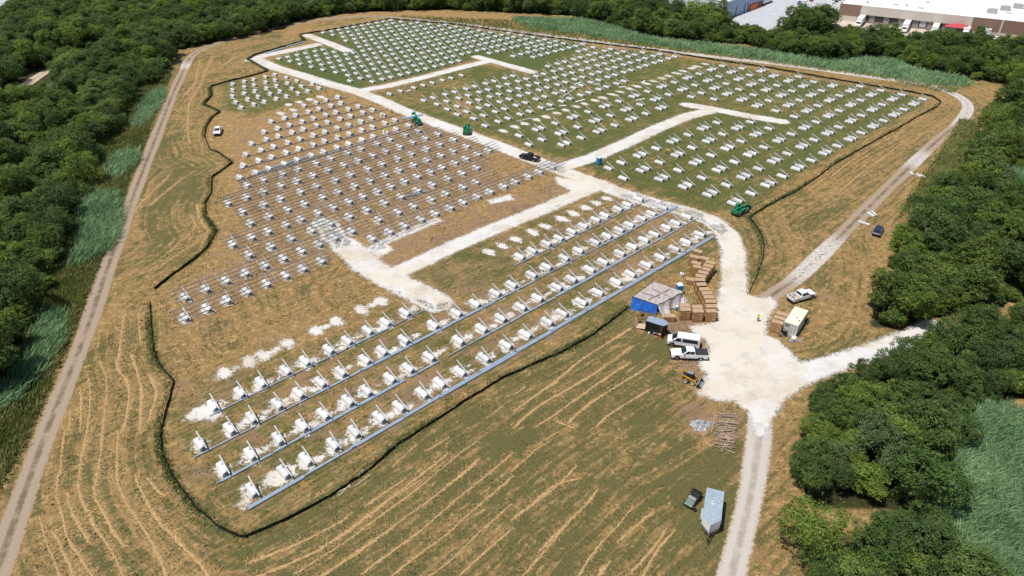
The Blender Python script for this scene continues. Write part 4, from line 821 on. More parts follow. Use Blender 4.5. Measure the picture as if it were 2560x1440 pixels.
ob('tray', MB().box((0, 0, .55), (.9, .6, .3), taper=1.3).mesh('tray', M_TRIM, bevel=.03), o); ob('handles', MB().beam((-1, -.28, .6), (.5, -.1, .3), .05).beam((-1, .28, .6), (.5, .1, .3), .05).mesh('handles', M_STAKE), o); wheel(o, .6, .02, .2, .1)
tag(ob('orange_jug', MB().cyl((0, 0, 0), (0, 0, .5), .2, 12, .16).cyl((0, 0, .5), (0, 0, .6), .07, 8).mesh('orange_jug', pm('jug_orange', (.65, .28, .03), .5)), None, G(2020, 797)), 'orange jug on grass right of the container', 'jug')

# ------------------------------------------------------------------ cardboard crates
M_CARD = pm('cardboard', (.40, .205, .075), .85, var=.08, scale=1.2); M_CARD2 = pm('cardboard_lid', (.40, .275, .17), .85, var=.07, scale=1.0); M_PAL = pm('pallet_wood', (.44, .31, .17), .85); M_PRINT = pm('carton_print', (.68, .60, .48), .8)
_cr = {}
def crate_meshes(dx, dy, dz):
    k = (dx, dy, dz)
    if k not in _cr:
        p = MB()
        for y in (-.42, 0, .42): p.box((0, y*dy, .07), (dx*.98, .1, .14))
        for x in (-.45, -.15, .15, .45): p.box((x*dx, 0, .155), (.12, dy, .03))
        _cr[k] = (MB().box((0, 0, .17+(dz-.17)/2), (dx, dy, dz-.19)).mesh('carton', M_CARD, bevel=.012), MB().box((0, 0, dz-.03), (dx+.05, dy+.05, .10)).mesh('lid', M_CARD2, bevel=.01), p.mesh('pallet', M_PAL),
          MB().box((dx*.25, -dy/2-.006, dz*.6), (dx*.2, .008, dz*.12)).box((-dx*.2, -dy/2-.006, dz*.75), (dx*.35, .008, .03)).box((dx/2+.006, dy*.1, dz*.62), (.008, dy*.22, dz*.16)).mesh('print', M_PRINT))
    return _cr[k]
NCR = [0]
def crate(loc, rz, d, z, label):
    a, b, c, e = crate_meshes(*d); o = thing('cardboard_crate', label, 'crate', (loc[0], loc[1], z), rz, 'cardboard crates in the yard')
    ob('carton', a, o); ob('lid', b, o); ob('pallet', c, o); ob('print', e, o)
# columns of crates: photo pixel of the near bottom edge's middle, heading, how many high
D1 = (1.95, 1.15, 1.12)
CR = [  # x, y of the base centre, rotation, height count, words that place it
 (1710, 797, .02, 2, 'front row, first from left'), (1741, 801, .02, 2, 'front row, second from left'), (1774, 801, .02, 2, 'front row, third from left'),
 (1708, 787, .02, 2, 'second row, first from left'), (1739, 791, .02, 2, 'second row, second from left'), (1773, 789, .02, 2, 'second row, third from left'),
 (1772, 777, .02, 2, 'right column, third from front'), (1768, 766, .03, 2, 'right column, fourth from front'), (1763, 756, .05, 2, 'right column, fifth from front'), (1757, 746, .08, 2, 'right column, sixth from front'),
 (1750, 734, .10, 2, 'at the bend of the stacks'), (1746, 722, -.08, 2, 'just above the bend'), (1748, 713, -.28, 2, 'middle run, first'), (1754, 704, -.40, 2, 'middle run, second'), (1760, 695, -.47, 2, 'middle run, third'), (1767, 687, -.5, 2, 'middle run, fourth'), (1773, 679, -.52, 2, 'middle run, fifth'),
 (1727, 710, -.36, 1, 'single crate left of the middle run'), (1741, 690, -.42, 2, 'upper run, first'), (1737, 680, -.5, 2, 'upper run, second'), (1757, 668, -.55, 2, 'upper run, right one'), (1733, 664, -.55, 2, 'upper run, back left'), (1741, 650, -.6, 2, 'farthest stack at the back'),
 (1673, 801, -.06, 1, 'single crate behind the black trailer')]
for x, y, rz, n, w in CR:
    p = G(x, y)
    for k in range(n): crate(p, rz+rng.uniform(-.02, .02), D1, k*1.13, f"brown cardboard crate, {'single' if n == 1 else ('bottom' if k == 0 else 'top') + ' of its stack'}, {w}".replace('single, single', 'single'))
for k, (x, y, w) in enumerate(((1938, 829, 'front'), (1944, 819, 'middle'), (1950, 809, 'back'))):
    p = G(x, y)
    for j in range(2): crate(p, -.48, D1, j*1.13, f"brown cardboard crate beside the container, {w} stack, {'lower' if j == 0 else 'upper'} one")
for k, (x, y, L) in enumerate(((1719, 748, 2.6), (1728, 756, 3.2), (1732, 752, 2.8))):
    A = G(x, y); tag(ob('timber_stud', MB().beam((0, 0, .06), (.15*k-.1, L, .5), .09, .05).mesh('timber_stud', M_PAL), None, A), f"pale timber stud leaning by the crates, {('left', 'middle', 'right')[k]} of three", 'timber')

# ------------------------------------------------------------------ tarped load, toilets
o = thing('tarped_load', 'long stack under blue tarp and clear plastic sheeting in the yard', 'tarped load', G(1640, 757))
M_TARP = pm('blue_tarp', (.03, .20, .78), .42, var=.18, scale=1.2, bump=.5, bscale=2.5, spec=.5); M_PLAS = pm('plastic_sheet', (.50, .44, .41), .35, c2=(.36, .30, .28), scale=.9, bump=.3, bscale=3, spec=.5); M_CLEAR = pm('milky_plastic', (.66, .63, .61), .3, c2=(.40, .36, .34), scale=1.6, bump=.8, bscale=2.5, spec=.6)
q = [G(1578, 771), G(1641, 785), G(1706, 750), G(1632, 728)]; c0 = G(1640, 757); q = [p-c0 for p in q]; HT = 2.35
b = MB(); N = 14; vv = []
def tp(u, v): return lerp(lerp(q[0], q[1], u), lerp(q[3], q[2], u), v)
def hz(u, v): return (2.75*(1-u)+2.05*u)*(1-v)+(2.35*(1-u)+1.95*u)*v
for j in range(N+1):
    for i in range(N+1):
        p = tp(i/N, j/N)*.97; p.z = hz(i/N, j/N)+.10*math.sin(i*1.9)*math.sin(j*1.3)+rng.uniform(-.04, .04); vv.append(p)
ob('top_sheet', b.add(vv, [(j*(N+1)+i, j*(N+1)+i+1, (j+1)*(N+1)+i+1, (j+1)*(N+1)+i) for j in range(N) for i in range(N)]).mesh('top_sheet', M_PLAS), o)
def drape(name, A, B, mat, flare, h0, h1, n=26, m=9, sag=.04, over=.05):
    b = MB(); vs = []; d = (B-A); nr = Vector((d.y, -d.x, 0)).normalized()
    for j in range(m+1):
        for i in range(n+1):
            t, k = i/n, j/m; p = A+d*t; w_ = nr*(over+flare*k**1.6*(1+.35*math.sin(t*5.3+1)+.2*math.sin(t*11))+sag*math.sin(t*17+k*3)*(k+.2)+rng.uniform(-.03, .03)*k); p = p+w_; p.z = (h0*(1-t)+h1*t)*(1-k)+.03+.06*math.sin(i*.9)*(1-k); vs.append(p)
    ob(name, b.add(vs, [(j*(n+1)+i, j*(n+1)+i+1, (j+1)*(n+1)+i+1, (j+1)*(n+1)+i) for j in range(m) for i in range(n)]).mesh(name, mat), o)
drape('blue_tarp', q[0], q[1], M_TARP, .22, 2.75, 2.05, over=.12); drape('clear_plastic', q[1], q[2], M_CLEAR, 1.1, 2.05, 1.95, sag=.2); drape('back_sheet', q[2], q[3], M_PLAS, .2, 1.95, 2.35); drape('left_sheet', q[3], q[0], M_PLAS, .2, 2.35, 2.75)
b = MB(); n, m = 16, 10; vs = []
for j in range(m+1):
    for i in range(n+1):
        u, v = i/n, j/m; p = lerp(G(1694, 740), G(1722, 752), u)+(lerp(G(1690, 758), G(1712, 762), u)-lerp(G(1694, 740), G(1722, 752), u))*v-c0; e = min(u, 1-u, v, 1-v)*2
        p.z = .05+min(1, e*1.6)*(.75+.25*math.sin(i*1.3)*math.cos(j*1.1)); vs.append(p)
ob('plastic_fold', b.add(vs, [(j*(n+1)+i, j*(n+1)+i+1, (j+1)*(n+1)+i+1, (j+1)*(n+1)+i) for j in range(m) for i in range(n)]).mesh('plastic_fold', M_CLEAR), o)
for k, (u0, v0, u1, v1) in enumerate(((.08, .3, .75, .34), (.2, .62, .9, .55), (.55, .1, .62, .9), (.3, .15, .34, .85), (.78, .12, .82, .8))):
    if k > 2: continue
    ob('board', MB().beam(tp(u0, v0)+Vector((0, 0, hz(u0, v0)+.16)), tp(u1, v1)+Vector((0, 0, hz(u1, v1)+.16)), .22, .05).mesh('board', pm('wet_board', (.36, .31, .27), .7)), o)
M_TBLUE = pm('toilet_blue', (.02, .20, .52), .45, var=.08); M_TROOF = pm('toilet_roof', (.72, .78, .80), .4, var=.04)
def toilet(label, x, y, rz):
    o = thing('portable_toilet', label, 'toilet', G(x, y), rz, 'blue portable toilets'); ob('cabin', MB().box((0, 0, 1.05), (1.1, 1.1, 2.0)).mesh('cabin', M_TBLUE, bevel=.04), o)
    ob('roof', MB().box((0, 0, 2.13), (1.18, 1.18, .16), taper=.86).mesh('roof', M_TROOF, bevel=.03), o); ob('skid', MB().box((0, 0, .06), (1.2, 1.15, .1)).mesh('skid', M_TRIM), o)
    d = ob('door', MB().box((0, -.56, 1.08), (.8, .04, 1.75)).mesh('door', pm('toilet_door', (.025, .24, .56), .4)), o); ob('handle', MB().box((.3, -.59, 1.1), (.05, .03, .16)).mesh('handle', M_TRIM), d)
    ob('vent_pipe', MB().cyl((-.42, .42, 2.1), (-.42, .42, 2.5), .05, 8).mesh('vent_pipe', M_TRIM), o)
toilet('blue portable toilet standing alone beside the road junction', 1497, 411, .75); toilet('blue portable toilet behind the tarped load', 1697, 733, .2)
o = thing('blue_drum', 'small blue and white container between the tarp and crates', 'drum', G(1692, 776)); ob('shell', MB().cyl((0, 0, 0), (0, 0, .95), .3, 16).mesh('shell', M_TBLUE, bevel=.02), o); ob('cap', MB().cyl((0, 0, .95), (0, 0, 1.1), .28, 16, .1).mesh('cap', M_TROOF), o)
o = thing('white_tank', 'small white tank on grass left of the crate stacks', 'tank', G(1704, 691)); ob('shell', MB().box((0, 0, .5), (.75, .75, .85)).mesh('shell', M_WHITE, bevel=.12), o); ob('cap', MB().cyl((0, 0, .92), (0, 0, 1.03), .13, 12).mesh('cap', M_TRIM), o)

# ------------------------------------------------------------------ timber stakes, crumpled sheet, sticks, stones
o = thing('stake_pile', 'long heap of weathered wooden stakes beside the gravel track', 'timber pile', G(1811, 1082)); c0 = G(1811, 1082)
WST = [pm('stake_grey', (.34, .25, .20), .85, var=.15), pm('stake_tan', (.46, .34, .21), .85, var=.12), pm('stake_dark', (.27, .19, .145), .85)]
for k in range(105):
    v = k/105; py = 1036+84*v+rng.uniform(-2, 2); cx = 1820-10*v+rng.uniform(-3, 3); an = rng.gauss(-.12, .13) if v < .86 and rng.random() < .87 else rng.gauss(-.15, .75)
    p = G(cx, py)-c0; L = rng.uniform(2.3, 3.1); e = Vector((math.cos(an), math.sin(an), rng.uniform(-.03, .03)))*L/2; p.z = .06+.42*rng.random()*math.sin(min(1, v*4+.2)*1.57)*(1 if v < .85 else .4)+.03
    ob('stake', MB().beam(p-e, p+e, .085, .07).mesh('stake', rng.choice(WST)), o)
for k, (x0, y0, x1, y1) in enumerate(((1788, 1039, 1778, 1081), (1771, 1118, 1790, 1108), (1812, 1124, 1838, 1133))):
    A, B = G(x0, y0), G(x1, y1); tag(ob('loose_stake', MB().beam((0, 0, .06), B-A+Vector((0, 0, .06)), .09, .07).mesh('loose_stake', WST[1]), None, A), ('pale stake lying alone left of the stake heap', 'pale stake poking out at the near left of the heap', 'pale stake lying at the near end of the heap')[k], 'stake')
b = MB(); n = 26; vs = []; c0 = G(1753, 1063)
for j in range(n+1):
    for i in range(n+1):
        u, v = i/n*2-1, j/n*2-1; r = math.hypot(u, v); z = max(.01, (1-min(1, r)**3)*(.42+.2*math.sin(u*7+v*3)*math.cos(v*9-u*2)+rng.uniform(-.12, .12))); k = 1/max(1, r*1.02); th_ = math.atan2(v, u); k *= 1+.16*math.sin(3*th_+1)+.10*math.sin(7*th_)+.06*math.sin(12*th_); vs.append((u*k*1.75, v*k*1.2, z))
tag(ob('crumpled_sheet', b.add(vs, [(j*(n+1)+i, j*(n+1)+i+1, (j+1)*(n+1)+i+1, (j+1)*(n+1)+i) for j in range(n) for i in range(n)]).mesh('crumpled_sheet', pm('crumpled_plastic', (.50, .51, .53), .4, c2=(.12, .13, .145), scale=2.6, bump=.5, spec=.5)), None, c0, .2), 'grey crumpled plastic sheeting heaped left of the stakes', 'plastic sheet')
for k, (x0, y0, x1, y1) in enumerate(((848, 1240, 908, 1175), (887, 1217, 926, 1187), (840, 1233, 877, 1215))):
    A, B = G(x0, y0), G(x1, y1); tag(ob('white_pole', MB().cyl((0, 0, .06), B-A+Vector((0, 0, .07)), .05, 8).mesh('white_pole', M_PRINT), None, A), f"thin white pole lying on hay outside the front fence, {('longest', 'right hand', 'short left')[k]} one", 'pole')
for k, (x0, y0, x1, y1, lb) in enumerate(((2168, 534, 2184, 544, 'white concrete block by the track, left of the side by side pair'), (2177, 531, 2190, 541, 'white concrete block by the track, right of the side by side pair'), (2145, 556, 2173, 565, 'white concrete block with a stub by the track near the blue car'), (2275, 433, 2281, 439, 'white block at the reed edge, leftmost of the cluster'), (2290, 438, 2302, 444, 'white block at the reed edge, middle of the cluster'), (2300, 440, 2312, 446, 'white block at the reed edge, rightmost of the cluster'))):
    A, B = G(x0, y0), G(x1, y1); d = B-A; o = tag(ob('concrete_block', MB().beam((0, 0, .3), d+Vector((0, 0, .25)), .5, .42).mesh('concrete_block', M_CONC, bevel=.03), None, A), lb, 'concrete block')
    if k == 2: ob('stub', MB().beam(d*.55+Vector((0, 0, .5)), d*.55+Vector((0, 0, 1.1)), .2).mesh('stub', M_CONC), o)
v, f = [], []
for k in range(420):                              # riprap at the foot of the west wood
    u, w_ = rng.random(), rng.random(); p = lerp(lerp(G(104, 697), G(150, 700), w_), lerp(G(140, 683), G(184, 683), w_), u); r = rng.uniform(.08, .22); a = len(v)
    for x, y, z in ((1, 0, 0), (-1, 0, 0), (0, 1, 0), (0, -1, 0), (0, 0, 1), (0, 0, -.3)): v.append((p.x+x*r*rng.uniform(.7, 1.2), p.y+y*r*rng.uniform(.7, 1.2), .08+z*r))
    f += [(a+i, a+j, a+k2) for i, j, k2 in ((0, 2, 4), (2, 1, 4), (1, 3, 4), (3, 0, 4))]
b = MB(); b.v, b.f = v, f; tag(ob('riprap_stones', b.mesh('riprap_stones', pm('riprap', (.50, .47, .43), .9, c2=(.30, .27, .24), scale=3), recalc=False)), 'patch of pale grey riprap stones at the foot of the west wood', kind='stuff')
# warning signs deep in the west wood
for k, (x, y) in enumerate(((91, 132), (12, 158))):
    o = thing('warning_sign', f"orange warning sign in the west wood, {('right', 'left')[k]} of the two", 'sign', G(x, y), .3, 'orange signs in the wood'); ob('post', MB().beam((0, 0, 0), (0, 0, 2.2), .08).mesh('post', M_GREY), o); ob('board', MB().box((0, -.06, 2.0), (.95, .04, .95), ry=R(45)).mesh('board', pm('sign_orange', (.85, .34, .01), .5)), o)

# ------------------------------------------------------------------ people
M_SKIN = pm('skin', (.42, .25, .17), .6); M_VEST = pm('vest_yellow', (.62, .80, .04), .7, var=.06); M_PANTS = pm('work_trousers', (.035, .04, .055), .85); M_HAT = pm('hard_hat', (.72, .72, .66), .4); M_BOOT = pm('boots', (.05, .035, .025), .8)
def body_mesh(name, J, E, helmet=True):
    me = bpy.data.meshes.new('skel'); bm = bmesh.new(); sk = bm.verts.layers.skin.verify(); V = []
    for i, (x, y, z, r) in enumerate(J): q = bm.verts.new((x, y, z)); q[sk].radius = (r, r); q[sk].use_root = i == 0; V.append(q)
    for a, b in E: bm.edges.new((V[a], V[b]))
    bm.to_mesh(me); bm.free(); o = bpy.data.objects.new('skel', me); COL.objects.link(o); o.modifiers.new('s', 'SKIN'); m = o.modifiers.new('d', 'SUBSURF'); m.levels = 1; m.render_levels = 1
    dg = bpy.context.evaluated_depsgraph_get(); r = bpy.data.meshes.new_from_object(o.evaluated_get(dg)); bpy.data.objects.remove(o); r.name = name; r.materials.clear()
    for mt in (M_VEST, M_PANTS, M_SKIN, M_BOOT): r.materials.append(mt)
    return r
def colour(r, hip, neck, hands):
    for p in r.polygons:
        c = p.center; p.use_smooth = True
        near = min((c-Vector(h)).length for h in hands)
        p.material_index = 2 if (c-Vector(neck)).length < .22 or near < .16 else (3 if c.z < .1 else (1 if c.z < hip else 0))
def standing(sw=.12, arm=.15):
    J = [(0, 0, .95, .145), (0, 0, 1.15, .13), (0, 0, 1.38, .155), (0, 0, 1.52, .06), (.01, 0, 1.60, .085), (.015, 0, 1.70, .095), (.01, 0, 1.78, .06)]
    E = [(0, 1), (1, 2), (2, 3), (3, 4), (4, 5), (5, 6)]
    for s in (-1, 1):
        k = len(J); J += [(0, s*.12, .88, .105), (sw*s*.6, s*.12, .5, .075), (sw*s, s*.12, .1, .055), (sw*s+.14, s*.13, .045, .045)]; E += [(0, k), (k, k+1), (k+1, k+2), (k+2, k+3)]
        k = len(J); J += [(0, s*.21, 1.42, .07), (-.02+arm*s*.5, s*.27, 1.15, .055), (.1+arm*s, s*.28, .92, .042), (.14+arm*s, s*.28, .82, .04)]; E += [(2, k), (k, k+1), (k+1, k+2), (k+2, k+3)]
    r = body_mesh('person', J, E); colour(r, .93, (.015, 0, 1.68), [(.13+arm*s, s*.28, .84) for s in (-1, 1)]); return r
def bending():
    J = [(0, 0, .9, .145), (.18, 0, 1.02, .13), (.42, 0, 1.10, .15), (.54, 0, 1.10, .06), (.62, 0, 1.08, .085), (.70, 0, 1.05, .095), (.77, 0, 1.02, .06)]
    E = [(0, 1), (1, 2), (2, 3), (3, 4), (4, 5), (5, 6)]
    for s in (-1, 1):
        k = len(J); J += [(.0, s*.13, .82, .105), (.08, s*.16, .47, .075), (-.05+.12*s, s*.16, .1, .055), (.08+.12*s, s*.17, .045, .045)]; E += [(0, k), (k, k+1), (k+1, k+2), (k+2, k+3)]
        k = len(J); J += [(.42, s*.21, 1.05, .07), (.50, s*.24, .78, .055), (.62, s*.2, .58, .042), (.66, s*.18, .5, .04)]; E += [(2, k), (k, k+1), (k+1, k+2), (k+2, k+3)]
    r = body_mesh('person', J, E); colour(r, .88, (.69, 0, 1.05), [(.65, s*.18, .52) for s in (-1, 1)])
    for p in r.polygons:
        if p.material_index == 1 and p.center.x > .12 and p.center.z > .75: p.material_index = 0
    return r
PM = [(standing(), (.015, 0, 1.73)), (standing(.02, .05), (.015, 0, 1.73)), (bending(), (.70, 0, 1.09))]
hat = MB()
for k in range(4):
    a, b_ = k/4*1.5, (k+1)/4*1.5; hat.cyl((0, 0, .11*math.sin(a)), (0, 0, .11*math.sin(b_)), .125*math.cos(a), 14, .125*math.cos(b_), k == 3)
hat.cyl((.02, 0, -.01), (.02, 0, .01), .16, 14); HATM = hat.mesh('hard_hat', M_HAT, smooth=True)
PPL = [(1894, 803, 0, -2.2, 'person in yellow vest walking across the cream yard'), (786, 240, 1, .5, 'person in yellow vest at the upper rows, left of two'), (814, 231, 0, 2.5, 'person in yellow vest at the upper rows, right of two'), (841, 343, 2, .6, 'person in yellow vest bending over rails, left of the pair'), (851, 349, 2, 2.6, 'person in yellow vest bending over rails, right of the pair'), (884, 338, 0, 1.0, 'person in yellow vest standing right of the bending pair'),
 (963, 335, 1, -2.0, 'person in yellow vest at the racking edge below the rail line'), (955, 292, 2, .4, 'person in yellow vest working left of the green telehandler'), (980, 283, 0, 0, 'person in yellow vest at the haul road edge near the telehandler'), (1139, 283, 1, 1.2, 'person in yellow vest alone among the northeast blocks'), (1394, 200, 2, 2.2, 'person in yellow vest on far green grass, left of two'), (1415, 191, 0, .2, 'person in yellow vest on far green grass, right of two'),
 (1666, 383, 2, -.4, 'person in yellow vest bending among the east blocks'), (651, 489, 2, .9, 'person in yellow vest crouched among the west racks')]
for x, y, k, rz, lb in PPL:
    me, hp = PM[k]; o = tag(ob('person', me, None, G(x, y), rz), lb, 'person', 'site workers in yellow vests'); ob('hard_hat', HATM, o, hp)

# ------------------------------------------------------------------ background: warehouse, blue hall, lot, parked lorries
def asphalt(name, c1, c2): return pm(name, c1, .9, c2=c2, scale=.25, bump=.1)
lot = [G2(*p) for p in poly('1790 95 1850 30 1880 -40 2160 -60 2100 20 2085 48 1960 60 1925 85')]
b = MB(); b.add([(x, y, .03) for x, y in lot], [tuple(range(len(lot)))]); tag(ob('paved_lot', b.mesh('paved_lot', asphalt('pale_asphalt', (.46, .47, .49), (.37, .38, .40)))), 'pale grey paved lot between the blue hall and the warehouse', kind='structure')
dock = [G2(*p) for p in poly('2070 60 2092 48 2425 86 2420 150 2250 130 2130 100')]
b = MB(); b.add([(x, y, .05) for x, y in dock], [tuple(range(len(dock)))]); tag(ob('dock_apron', b.mesh('dock_apron', asphalt('dock_concrete', (.55, .47, .38), (.44, .37, .30)))), 'tan concrete truck apron in front of the warehouse docks', kind='structure')
road = [G2(*p) for p in poly('-700 120 -60 42 70 -14 300 -80 260 -110 40 -42 -90 8 -700 70')]
b = MB(); b.add([(x, y, .03) for x, y in road], [tuple(range(len(road)))]); tag(ob('highway', b.mesh('highway', asphalt('highway_asphalt', (.44, .46, .47), (.36, .38, .40)))), 'pale grey highway beyond the west wood', kind='structure')
WA, WB, WC = G(2092, 50), G(2420, 87), G(2600, 107); wd = (WB-WA).normalized(); wn_ = Vector((-wd.y, wd.x, 0)); LW = (WC-WA).length; LB = (WB-WA).length; HW = 7.6
o = thing('warehouse', 'huge warehouse with white roof, beige dock front and brown brick ends', 'building', WA, math.atan2(wd.y, wd.x))
M_BRICK = pm('brown_brick', (.27, .175, .13), .85, var=.1, scale=1.5); M_BEIGE = pm('beige_panel', (.60, .545, .475), .7, var=.04, scale=.3); M_ROOF = pm('white_membrane', (.80, .80, .80), .6, c2=(.66, .64, .62), scale=.12)
DP = 190.0
def wbox(n, x0, x1, y0, y1, z0, z1, mat, parent=None, bevel=0): return ob(n, MB().box(((x0+x1)/2, (y0+y1)/2, (z0+z1)/2), (x1-x0, y1-y0, z1-z0)).mesh(n, mat, bevel=bevel), parent or o)
wbox('roof', .3, LW, .3, DP, HW-.3, HW-.1, M_ROOF)
wbox('brick_wall', 0, 9.5, 0, .4, 0, HW, M_BRICK); wbox('brick_wall', 0, .4, .4, DP, 0, HW, M_BRICK); wbox('base_panel', .6, 8.6, -.06, 0, 0, 2.4, M_BEIGE)
wbox('dock_wall', 9.5, LB, .35, .6, 0, 4.0, pm('dock_wall_grey', (.30, .27, .25), .8)); wbox('canopy_wall', 9.5, LB, -.15, .35, 3.7, HW+.02, M_BEIGE)
wbox('brick_wall', LB, LW, 0, .4, 0, HW, M_BRICK)
for k in range(4): wbox('pilaster', LB+11+k*14.5, LB+11.7+k*14.5, -.1, 0, 0, HW, M_BEIGE)
for x0, x1 in ((LB+1, LB+19), (LB+23, LB+40)): wbox('base_panel', x0, x1, -.14, -.1, 0, 2.2, M_BEIGE)
wbox('dark_window', LB+33, LB+40, -.05, 0, 2.8, 5.2, M_GLASS)
for k in range(9):
    x = 12+k*6.2; d_ = wbox('dock_door', x-1.4, x+1.4, .28, .35, 1.1, 3.6, pm('dock_door', (.42, .45, .48) if k in (4, 6) else (.05, .05, .055), .6)); wbox('dock_seal', x-1.75, x-1.45, .05, .35, .9, 3.65, M_TRIM, d_); wbox('dock_seal', x+1.45, x+1.75, .05, .35, .9, 3.65, M_TRIM, d_)
wr = random.Random(3)
for k in range(34):
    x, y = wr.uniform(6, LW-6), wr.uniform(6, 120); w_ = wr.choice([(2.6, 1.3, .5), (1.2, 1.2, .9), (3, 2, 1.4)])
    wbox('skylight' if w_[2] == .5 else 'roof_unit', x-w_[0]/2, x+w_[0]/2, y-w_[1]/2, y+w_[1]/2, HW-.1, HW-.1+w_[2], pm('roof_unit', (.55, .56, .58), .5), bevel=.05)
for x, y in ((62, 14), (67, 24), (72, 32)): wbox('roof_unit', x-2, x+2, y-1.6, y+1.6, HW-.1, HW+1.8, pm('roof_unit_grey', (.42, .40, .40), .6), bevel=.1)
rx = LB-4.5; b = MB(); b.add([(rx-5.5, -4.2, 3.2), (rx+5.5, -4.2, 3.2), (rx+5.5, .2, 3.2), (rx-5.5, .2, 3.2), (rx, -2.2, 4.9)], [(0, 1, 4), (1, 2, 4), (2, 3, 4), (3, 0, 4), (3, 2, 1, 0)])
ob('red_canopy', b.mesh('red_canopy', pm('canopy_red', (.45, .045, .06), .6)), o)
for k, (t, c) in enumerate(((9.6+1.5, 12), (9.6+21.0, 12.5), (9.6+32.8, 12.5), (9.6+45, 8), (9.6+53, 8))):
    p = WA+wd*t-wn_*(c/2+.3); s_ = ob('delivery_truck', None, None, p, math.atan2(-wn_.y, -wn_.x)); tag(s_, f"white box truck backed to the warehouse dock, {nth(k+1)} from left", 'truck', 'trucks at the warehouse docks')
    ob('cargo_box', MB().box((-1.0, 0, 2.45), (c-2.6, 2.55, 2.7)).mesh('cargo_box', pm('truck_box', (.76, .75, .73), .4, var=.03), bevel=.04), s_); ob('cab', MB().prof([(c/2-2.2, .7), (c/2, .7), (c/2, 1.5), (c/2-.5, 1.7), (c/2-1.0, 2.7), (c/2-2.2, 2.8)], -1.15, 1.15).mesh('cab', M_WPAINT, bevel=.06), s_)
    ob('windshield', MB().box((c/2-.72, 0, 2.2), (.04, 1.9, .8), ry=-.46).mesh('windshield', M_GLASS), s_); ob('chassis', MB().box((-.3, 0, .85), (c-1.2, 1.1, .25)).mesh('chassis', M_TRIM), s_)
    for y in (-1, 1):
        for x in (c/2-1.1, -c/2+1.6): wheel(s_, x, y, .48, .3)
# blue grey hall
HA = G(1812, 50); HB = G(1872, 27); hd = (HB-HA).normalized(); hn = Vector((-hd.y, hd.x, 0)); hh = 8.2
o = thing('blue_hall', 'blue grey metal hall with white roof beside the paved lot', 'building', HA, math.atan2(hd.y, hd.x)); LH = 42; WHh = 60
wbox('side_wall', 0, LH, 0, .3, 0, hh, pm('blue_cladding', (.34, .42, .58), .55, var=.05, scale=.5)); wbox('end_wall', 0, .3, .3, WHh, 0, hh, pm('white_cladding', (.76, .78, .80), .5, var=.04)); wbox('roof', -.2, LH, -.1, WHh, hh+.01, hh+.25, M_ROOF)
for x in (11, 21, 24.5): wbox('downpipe', x, x+.25, -.2, 0, 0, 4.5, M_TRIM)
wbox('eave_trim', -.25, LH, -.16, -.1, hh-.3, hh+.27, M_WPAINT)
M_ORG = pm('container_orange', (.72, .17, .04), .55)
for k, (x, y, l) in enumerate(((1873, 26, 2.6), (1881, 22, 6), (1892, 17, 6))):
    o = thing('orange_container', f"orange container along the paved lot, {nth(k+1)} from left", 'container', G(x, y), math.atan2(hd.y, hd.x), 'orange containers by the blue hall'); wbox('shell', -l/2, l/2, -1.2, 1.2, .1, 2.7, M_ORG if k < 2 else pm('container_rust', (.32, .08, .04), .6), bevel=.03); wbox('corner_posts', -l/2-.03, -l/2+.12, -1.24, 1.24, 0, 2.75, M_ORG); wbox('door_bar', -l/2-.06, -l/2-.03, -.1, .1, .3, 2.5, M_GREY)
o = thing('white_container', 'white container at the far end of the orange containers', 'container', G(1914, 9), math.atan2(hd.y, hd.x)); wbox('shell', -6, 6, -1.25, 1.25, .9, 3.7, M_WPAINT, bevel=.03); wbox('skid', -6, 6, -1, 1, .1, .9, M_TRIM)
CARC = [M_NAVY, M_WPAINT, pm('silver_paint', (.45, .46, .48), .3, .3), pm('red_paint', (.28, .03, .03), .3), M_BPAINT]
for k, (x, y, c) in enumerate(((1998, 10, 0), (2013, 3, 1), (2028, 2, 3), (2076, 12, 1), (2082, 7, 2), (2090, 4, 0), (2072, 19, 1), (2098, 0, 0), (1985, -3, 4), (2062, -4, 2), (2507, 95, 1), (2490, 100, 1))):
    car(f"{('navy', 'white', 'silver', 'red', 'black')[c]} car parked by the far buildings, {nth(k+1)} of the lot", G(x, y), 1.1 if x < 2400 else .4, CARC[c], False, 'cars parked by the far buildings', False)
tag(ob('grass_bank', MB().add([(*G2(2060, 40), .06), (*G2(2095, 20), .06), (*G2(2098, 14), .06), (*G2(2086, 50), .06)], [(0, 3, 2, 1)]).mesh('grass_bank', pm('bank_grass', (.14, .17, .05), .9, var=.2, scale=.8))), 'small green bank at the warehouse corner', kind='structure')

# ------------------------------------------------------------------ trees
def leaf_material(name, ramp, tr=.42):
    s = NB(name); q = s.n.new('ShaderNodeObjectInfo'); cr = s.n.new('ShaderNodeValToRGB'); cr.color_ramp.interpolation = 'LINEAR'
    while len(cr.color_ramp.elements) < len(ramp): cr.color_ramp.elements.new(.5)
    for e, (p, c) in zip(cr.color_ramp.elements, ramp): e.position = p; e.color = (*c, 1)
    s.l.new(q.outputs['Random'], cr.inputs['Fac'])
    t = s.attr('tone'); c = s.mix(t, s.mix(1.0, cr.outputs['Color'], (.74, .79, .7), 'MULTIPLY'), s.mix(1.0, cr.outputs['Color'], (1.75, 1.62, 1.3), 'MULTIPLY'))
    s.l.new(c, s.b.inputs['Base Color']); s.b.inputs['Roughness'].default_value = .6; s.b.inputs['Specular IOR Level'].default_value = .18
    td = s.n.new('ShaderNodeBsdfTranslucent'); s.l.new(c, td.inputs['Color']); mx = s.n.new('ShaderNodeMixShader'); mx.inputs[0].default_value = tr
    s.l.new(s.b.outputs[0], mx.inputs[1]); s.l.new(td.outputs[0], mx.inputs[2]); s.l.new(mx.outputs[0], s.n['Material Output'].inputs['Surface']); return s.m
